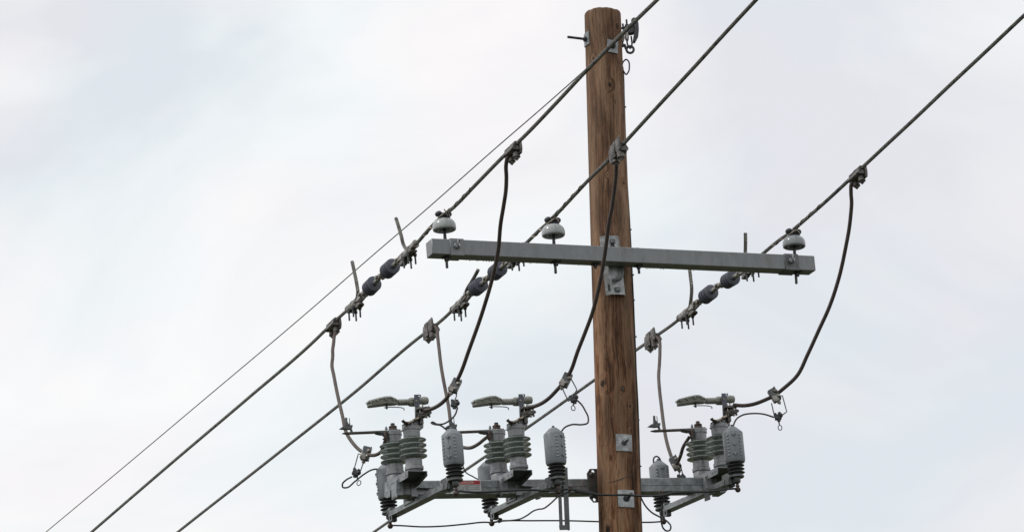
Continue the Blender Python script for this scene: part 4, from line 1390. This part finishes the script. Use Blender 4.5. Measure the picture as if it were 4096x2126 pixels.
# ------------------------------------------------------------------ tap clamps on the wires
def make_tap():
    """x along the wire (away), +y the side of the tall shells, z up"""
    r = empty('tap_clamp', I4)
    sh = B()
    MY = Matrix(((0, 0, 1, 0), (1, 0, 0, 0), (0, 1, 0, 0), (0, 0, 0, 1)))
    for k, (x0, x1, zt, zb, y0) in enumerate(((-.095, -.02, .056, -.030, .030), (-.018, .050, .046, -.052, .034), (.052, .085, .034, -.062, .028))):
        pr = [(y0 - .014, zb), (y0 - .002, zb - .004), (y0 + .003, zb + .03), (y0 + .001, zt - .03), (y0 - .002, zt), (y0 - .009, zt - .01), (y0 - .012, .012), (y0 - .018, .008)]
        c = len(sh.v)
        sh.prism(pr, x0, x1, MY, .0015)
        for q in sh.v[c:]:                        # slanted tops, rounded faces
            t_ = (q.x - x0)/(x1 - x0)
            if q.z > 0: q.z *= 1.06 - .16*t_
            q.y += .006*math.sin(math.pi*t_)
    sh.build('shell', ALU, r, angle=28)
    b = B()
    MT = Matrix(((0, 0, 1, 0), (1, 0, 0, 0), (0, 1, 0, 0), (0, 0, 0, 1)))
    b.prism([(.022, .016), (-.012, .018), (-.022, .008), (-.018, -.006), (-.03, -.012), (-.036, -.03), (-.024, -.042), (.022, -.04)], -.085, .075, MT, .003)
    b.prism([(.024, -.02), (-.034, -.024), (-.04, -.036), (-.022, -.05), (.024, -.048)], -.05, .045, MT, .004)
    for x in (-.045, .035):
        b.cyl(.023, -.074, -.02, T(x, .008, 0), 18)
    b.build('jaw', ALUD, r, angle=30)
    for x, z in ((-.045, -.074), (.035, -.074)):
        q = B().cyl(.025, z - .004, z + .001, T(x, .008, 0), 18).nut(.015, z - .016, z - .003, T(x, .008, 0)).cyl(.007, z - .024, z - .01, T(x, .008, 0), 10)
        q.build('bolt', ALUD, r)
    return r
tp0, tpf = make_tap(), []
TAPS = [('n', 0, zE(420, 262), 180, 'tap clamp on the left wire above the left brown cable'),
        ('n', 1, zE(1520, 255), 0, 'bright tap clamp on the wire in front of the pole'),
        ('n', 2, zF(1440, 310), 180, 'finned tap clamp on the far right wire'),
        ('f', 0, zA(215, 1090), 180, 'finned tap clamp on the left far wire, upper left of the switches'),
        ('f', 1, zA(1150, 1120), 0, 'tap clamp on the middle far wire, left of the curving brown cable'),
        ('f', 2, zC(745, 1205), 0, 'tap clamp on the right far wire beside the pole')]
for k, i, q, turn, lb in TAPS:
    vis = (NEARW if k == 'n' else FARW)[i][0]
    c = near_on(vis, *q)
    p, t = vis[c], (vis[min(len(vis)-1, c + 5)] - vis[c - 5]).normalized()
    m = frame(p, t) @ RZ(turn) @ RY(0)
    if turn: m = m @ RY(0)
    o = placed(tp0, tpf, m @ Matrix.Scale(.93, 4))
    if (k, i) != ('n', 1):
        for ch in o.children:
            if ch.name.startswith('shell'):
                ch.material_slots[0].link = 'OBJECT'; ch.material_slots[0].material = ALUD
    tag(o, lb, 'clamp', 'tap clamps')

# ------------------------------------------------------------------ stirrup clamps on the jumpers (body, wire bail, screw clamp with eye)
def stirrup(vis, q, ang, bail, clampq, ring, label, cang=0, size=1.0, dd=0.0, flip=1):
    c = near_on(vis, *q)
    p = vis[c]
    D = p.y - .012 + dd
    def at(qq, d=0.0): return U(qq[0], qq[1], D + d)
    # frame in the plane facing south: x right, y away, z up, turned by ang
    m = Matrix.Translation(p) @ RY(ang)
    r = empty('stirrup_clamp', m)
    tag(r, label, 'clamp', 'stirrup clamps on the jumpers')
    mi = m.inverted()
    s = size
    b = B()
    b.box(-.022*s, .022*s, -.026, .022, -.043*s, .043*s, bev=.004)
    b.box(.0225*s, .030*s, -.03, .026, -.040*s, .046*s, bev=.002)
    b.build('body', GALVD, r)
    b = B()
    b.xz([(-.026*s, -.038*s), (-.008*s, -.05*s), (.014*s, -.046*s), (.01*s, -.012*s), (-.02*s, .0)], -.036, -.0262, .003)
    b.nut(.012, -.061*s, -.046*s, T(.004, -.01, 0)).cyl(.006, -.068*s, -.05*s, T(.004, -.01, 0), 10)
    b.ball(.014, T(.02*s*flip, -.024, .016*s)).ball(.013, T(.018*s*flip, -.026, -.018*s))
    b.build('keeper', ALU, r)
    pts = [mi @ at(x) for x in bail]
    out = []
    for a, c_ in zip(pts, pts[1:]):
        for k in range(4): out.append(a.lerp(c_, k/4))
    out.append(pts[-1])
    B().tube(out, .0036, 8).build('bail', GALVD, r)
    cc = mi @ at(clampq, -.012)
    mc = T(*cc) @ RY(cang - ang)
    b = B()
    b.box(-.021, .021, -.016, .016, -.018, .016, mc, bev=.004)
    b.xz([(x + 0, z) for x, z in ((-.026, .012), (-.014, .028), (.006, .024), (.02, .010), (.02, -.004), (-.022, -.004))], -.014, .014, .003) if False else None
    b.box(-.024, -.006, -.013, .013, .010, .026, mc, bev=.003)
    b.ball(.016, mc @ T(.016, -.006, .006))
    b.cyl(.011, -.03, -.014, mc @ T(.002, 0, 0), 12)
    b.nut(.009, .012, .024, mc @ T(.012, -.012, .002))
    b.build('screw_clamp', IRON if cang else IRON, r)
    if ring:
        rc = mi @ at(ring, -.012)
        d = (rc - cc)
        b = B().tube([cc, cc + d*.4, cc + d*.72], [.0052, .0048, .004], 8)
        b.ring(.0115, .0155, .0028, T(*rc) @ RY(cang - ang), 22)
        b.build('screw_eye', IRON, r)
    return r
k4 = lambda x, y: Q(x, y, 1740, 1480, 6.683)       # zoomed frames used for the clamps
k5 = lambda x, y: Q(x, y, 2200, 1480, 5.573)
k6 = lambda x, y: Q(x, y, 3000, 1530, 5.815)
k7 = lambda x, y: Q(x, y, 1340, 1780, 6.6875)
stirrup(JNV[0], k4(545, 400), 28, [k4(560, 330), k4(590, 320), k4(580, 620), k4(570, 700), k4(510, 830)], k4(520, 900), None, 'stirrup clamp on the left brown cable above a black wire', 10)
B_ = stirrup(JNV[1], k5(310, 220), 28, [k5(270, 330), k5(268, 385), k5(410, 690), k5(470, 640), k5(590, 450), k5(588, 405), k5(440, 130)], k5(525, 640), k5(517, 838), 'stirrup clamp with ring on the middle brown cable, left of the pole', -12)
stirrup(JNV[2], k6(545, 335), -28, [k6(500, 470), k6(550, 690), k6(580, 770), k6(740, 755), k6(855, 670), k6(755, 300), k6(700, 295), k6(650, 340)], k6(650, 790), k6(698, 1040), 'stirrup clamp with ring on the right brown cable, right of the switches', -6)
stirrup(JFV[0], k7(810, 190), 18, [k7(790, 290), k7(625, 215), k7(520, 600), k7(660, 745), k7(765, 430), k7(780, 300)], k7(555, 730), k7(640, 1000), 'stirrup clamp with ring on the left grey brown cable', 25)
stirrup(JFV[2], z3(850, 752), -24, [z3(880, 775), z3(893, 850), z3(925, 865), z3(905, 780)], z3(905, 880), None, 'stirrup clamp hanging by the right switch, right of the pole', 0, 1.0)

# ------------------------------------------------------------------ black lead wires of the arresters
def lead(pix, d0, d1, label, r=.0052, name='lead_wire', cat='wire', grp='black arrester leads', m=BLACK, start=None, end=None, lug=True):
    pts = depthline(pix, d0, d1)
    if start is not None: pts[0] = start
    if end is not None: pts[-1] = end
    o = B().tube(smooth(pts, .008), r, 10).build(name, m, origin=pts[0])
    tag(o, label, cat, grp)
    return o, pts
def atop(k): return ARF[k] @ V((0, 0, .309))
def abot(k): return ARF[k] @ V((0, 0, -.087))
tN = {i: atop(('n', i)) for i in range(3)}; tF = {i: atop(('f', i)) for i in range(3)}
jd = lambda vis, q: vis[near_on(vis, *q)].y - .02
lead([z1(1132, 275), z1(1112, 335), z1(1060, 388), z1(1005, 415), z1(950, 414), z1(915, 398), z1(907, 404), z1(930, 416), z1(985, 426), z1(1035, 462), z1(1072, 495)],
     jd(JNV[0], z1(1130, 80)), tN[0].y - .01, 'black looped lead from a clamp to the arrester left of the danger sign')
lead([z2(1410, 215), z2(1445, 250), z2(1475, 300), z2(1502, 365), z2(1495, 408), z2(1455, 419), z2(1360, 420), z2(1300, 445), z2(1265, 490)],
     jd(JNV[1], z2(1300, 30)), tN[1].y, 'black lead bowing towards the pole from the middle clamp to its arrester')
lead([z4(1165, 357), z4(1080, 331), z4(980, 325), z4(905, 336), z4(850, 368), z4(822, 420), z4(815, 478)],
     jd(JNV[2], z4(1160, 190)), tN[2].y - .01, 'black lead arching left from the right clamp down to its arrester')
lead([z1(230, 865), z1(180, 892), z1(148, 930), z1(152, 955), z1(180, 958), z1(255, 905), z1(335, 842), z1(400, 806), z1(440, 799), z1(475, 808), z1(510, 790)],
     jd(JFV[0], z1(345, 650)), tF[0].y, 'black lead making an open loop left of the switches')
lead([z1(1150, 700), z1(1185, 790), z1(1205, 828), z1(1255, 858), z1(1330, 888), z1(1370, 870)],
     jd(JFV[1], z1(1150, 600)) + .1, tF[1].y, 'short black lead sloping down above the danger sign', .0042)
lead([z3(690, 850), z3(678, 770), z3(670, 730), z3(676, 700), z3(698, 690), z3(720, 705), z3(735, 738)], tF[2].y - .02, tF[2].y, 'short black lead hooked over the arrester cone beside the pole')

# ground wires between the arresters
nb_ = [abot(('n', i)) for i in range(3)]; fb_ = [abot(('f', i)) for i in range(3)]
g1 = [z1(1118, 990), z1(1160, 990), z2(470, 994), z2(600, 996), z2(800, 985), z2(1000, 976), z2(1160, 984), z2(1245, 978), z2(1330, 970), z2(1420, 982), z2(1560, 1008), z3(0, 986), z3(120, 1008), z3(260, 1020), z3(450, 1020), z3(560, 1029), z3(660, 1028), z3(740, 1024), z3(830, 1004), z3(1000, 996), z3(1200, 986), z3(1320, 968), z3(1390, 966)]
def through(pix, knots):
    """depths from 3-D knots {index: point}; linear between"""
    ks = sorted(knots)
    out = []
    for j, q in enumerate(pix):
        a = max([k for k in ks if k <= j] or [ks[0]]); c = min([k for k in ks if k >= j] or [ks[-1]])
        f = 0 if a == c else (pix[j][0] - pix[a][0]) / (pix[c][0] - pix[a][0] or 1)
        out.append(U(*q, knots[a] + (knots[c] - knots[a])*f))
    return out
def gw(pts, r, label, name='ground_wire', m=BLACK, closed=False):
    o = B().tube(smooth(pts, .01), r, 10).build(name, m, origin=pts[0])
    tag(o, label, 'wire', 'black ground wires')
    return o
pts = through(g1, {0: nb_[0].y - .01, 7: nb_[1].y - .01, 22: nb_[2].y - .01})
gw(pts, .0067, 'long black wire crossing in front of the pole and beam')
g2 = [z1(557, 1279), z1(640, 1281), z1(830, 1291), z1(1000, 1286), z1(1200, 1268), z1(1370, 1252), z2(690, 1255), z2(745, 1244), z2(800, 1240), z2(1000, 1239), z2(1300, 1239), z2(1593, 1247), z3(400, 1254), z3(570, 1253), z3(660, 1252), z3(757, 1245)]
pts = through(g2, {0: fb_[0].y, 6: fb_[1].y, 15: fb_[2].y})
gw(pts, .005, 'lowest black wire passing behind the pole')
g3 = [z2(690, 1252), z2(760, 1240), z2(850, 1236), z2(930, 1220), z2(985, 1190), z2(1030, 1158), z2(1075, 1142), z2(1120, 1135), z2(1180, 1092), z2(1240, 1037), z2(1320, 1000), z2(1365, 975)]
pts = through(g3, {0: fb_[1].y - .01, 11: nb_[1].y - .02})
gw(pts, .0047, 'black wavy wire sloping across the slotted strap')
g4 = [z3(560, 1035), z3(600, 1110), z3(660, 1172), z3(730, 1210), z3(785, 1243), z3(818, 1285), z3(812, 1318), z3(785, 1328), z3(755, 1305), z3(740, 1262), z3(735, 1190), z3(748, 1100), z3(757, 1050), z3(735, 1012)]
pts = [U(*q, -.02 + (-.22 + .02)*j/13) for j, q in enumerate(g4)]
gw(pts, .0052, 'black wire hanging in a loop below the beam right of the pole')
# small split-bolt connectors on the ground wires
for q, d, lb in ((z2(1345, 972), nb_[1].y - .015, 'rusty connector on the black wire beside the slotted strap'), (z2(745, 1242), fb_[1].y - .005, 'small rusty connector on the lowest wire below the middle switch'), (z3(735, 1012), -.22, 'rusty connector above the hanging wire loop right of the pole')):
    p = U(*q, d)
    b = B().nut(.011, -.012, .012, T(*p) @ RY(70)).nut(.013, .008, .018, T(*p) @ RY(20))
    o = b.build('wire_connector', RUST, origin=p)
    tag(o, lb, 'connector', 'wire connectors')

# wire that runs down the right side of the pole, stapled
gp = [zD(556, 512), zD(563, 600), zD(566, 720), zD(569, 820), zD(573, 960), zD(578, 1100), zD(584, 1290), zC(529, 60), zC(535, 165), zC(543, 320), zC(556, 605), zC(566, 800), zC(577, 1080), zC(588, 1337), z3(524, 0), z3(535, 200), z3(544, 450), z3(551, 700), z3(557, 900), z3(560, 1035), (2566, 2126), (2570, 2250)]
pts = [U(*q, -.015) for q in gp]
pts.append(PM @ V((.125, -.01, 4.0))); pts.append(PM @ V((.17, -.01, .3)))
lp = [zD(*q) for q in ((553, 515), (552, 495), (562, 470), (580, 455), (599, 468), (606, 510), (600, 548), (582, 570), (564, 548), (554, 515))]
lpts = [U(*q, -.012 + .02*math.sin(j*.7)) for j, q in enumerate(lp)]
b = B().tube(smooth(pts, .02), .0046, 10).tube(smooth(lpts, .005), .0048, 10)
o = b.build('pole_wire', BLACK, origin=pts[0])
tag(o, 'black wire running down the right edge of the pole with a loop near its top', 'wire', 'black ground wires')
for q in (zD(568, 818), zC(533, 165), zC(556, 605), zC(564, 850), zC(582, 1205), z3(535, 380), z3(552, 775)):
    p = U(*q, -.02)
    s = B().box(-.014, .012, -.004, .004, -.004, .004, bev=.001)
    s.v = [p - o.location + x for x in s.v]
    s.build('staple', IRON, o)

# ------------------------------------------------------------------ dead-end clamp of the thin wire at the pole top
c = U(*zD(615, 240), .0)
dm = Matrix.Translation(c)
de = empty('dead_end_clamp', dm)
tag(de, 'dark forged clamp with eye bolt at the right of the pole top', 'clamp')
L2 = lambda x, y, d=0: dm.inverted() @ U(*zD(x, y), d)
def dp(pts): return [(L2(x, y).x, L2(x, y).z) for x, y in pts]
b = B()
b.xz(dp([(618, 165), (628, 148), (645, 144), (662, 150), (676, 185), (679, 235), (674, 285), (655, 318), (648, 333), (632, 330), (636, 300), (648, 270), (652, 225), (640, 185), (622, 182)]), -.03, .012, .005)
b.xz(dp([(562, 222), (572, 200), (600, 190), (640, 200), (650, 235), (640, 262), (600, 268), (572, 255)]), -.022, .02, .006)
b.build('body', IRON, de)
b = B()
b.xz(dp([(572, 262), (585, 248), (600, 262), (604, 300), (594, 322), (580, 318), (570, 290)]), -.03, .006, .005)
b.xz(dp([(640, 260), (655, 250), (656, 280), (648, 322), (634, 320)]), -.028, .0, .004)
b.xz(dp([(548, 240), (566, 235), (570, 300), (558, 330), (548, 322)]), -.01, .024, .004)
b.build('keeper', ALU, de)
for x, y0, y1 in ((584, 150, 225), (556, 182, 235)):
    t, q = L2(x, y0), L2(x + 6, y1)
    b = B().cyl(.006, 0, (t - q).length, zframe(q, t - q), 10).nut(.013, (t - q).length*.25, (t - q).length*.5, zframe(q, t - q))
    b.build('stud', IRON, de)
p0, p1 = L2(606, 275), L2(612, 365)
sh = [V((p0.x - .012, -.01, p0.z)), V((p0.x - .012, -.01, p1.z + .01)), V((p1.x, -.004, p1.z - .006)), V((p1.x + .01, .004, p1.z + .012)), V((p0.x + .012, .008, p0.z))]
B().tube(smooth(sh, .004), .0055, 10).build('shackle', IRON, de)
e0, e1 = L2(535, 350), L2(612, 380)
b = B().tube([V((e0.x, 0, e0.z)), V((e0.x + .03, 0, e0.z - .001)), V((e1.x - .024, 0, e1.z + .004))], [.018, .011, .0085], 12)
b.ring(.0225, .0225, .0078, T(e1.x, 0, e1.z), 24, 10)
b.build('eye_bolt', IRON, de)
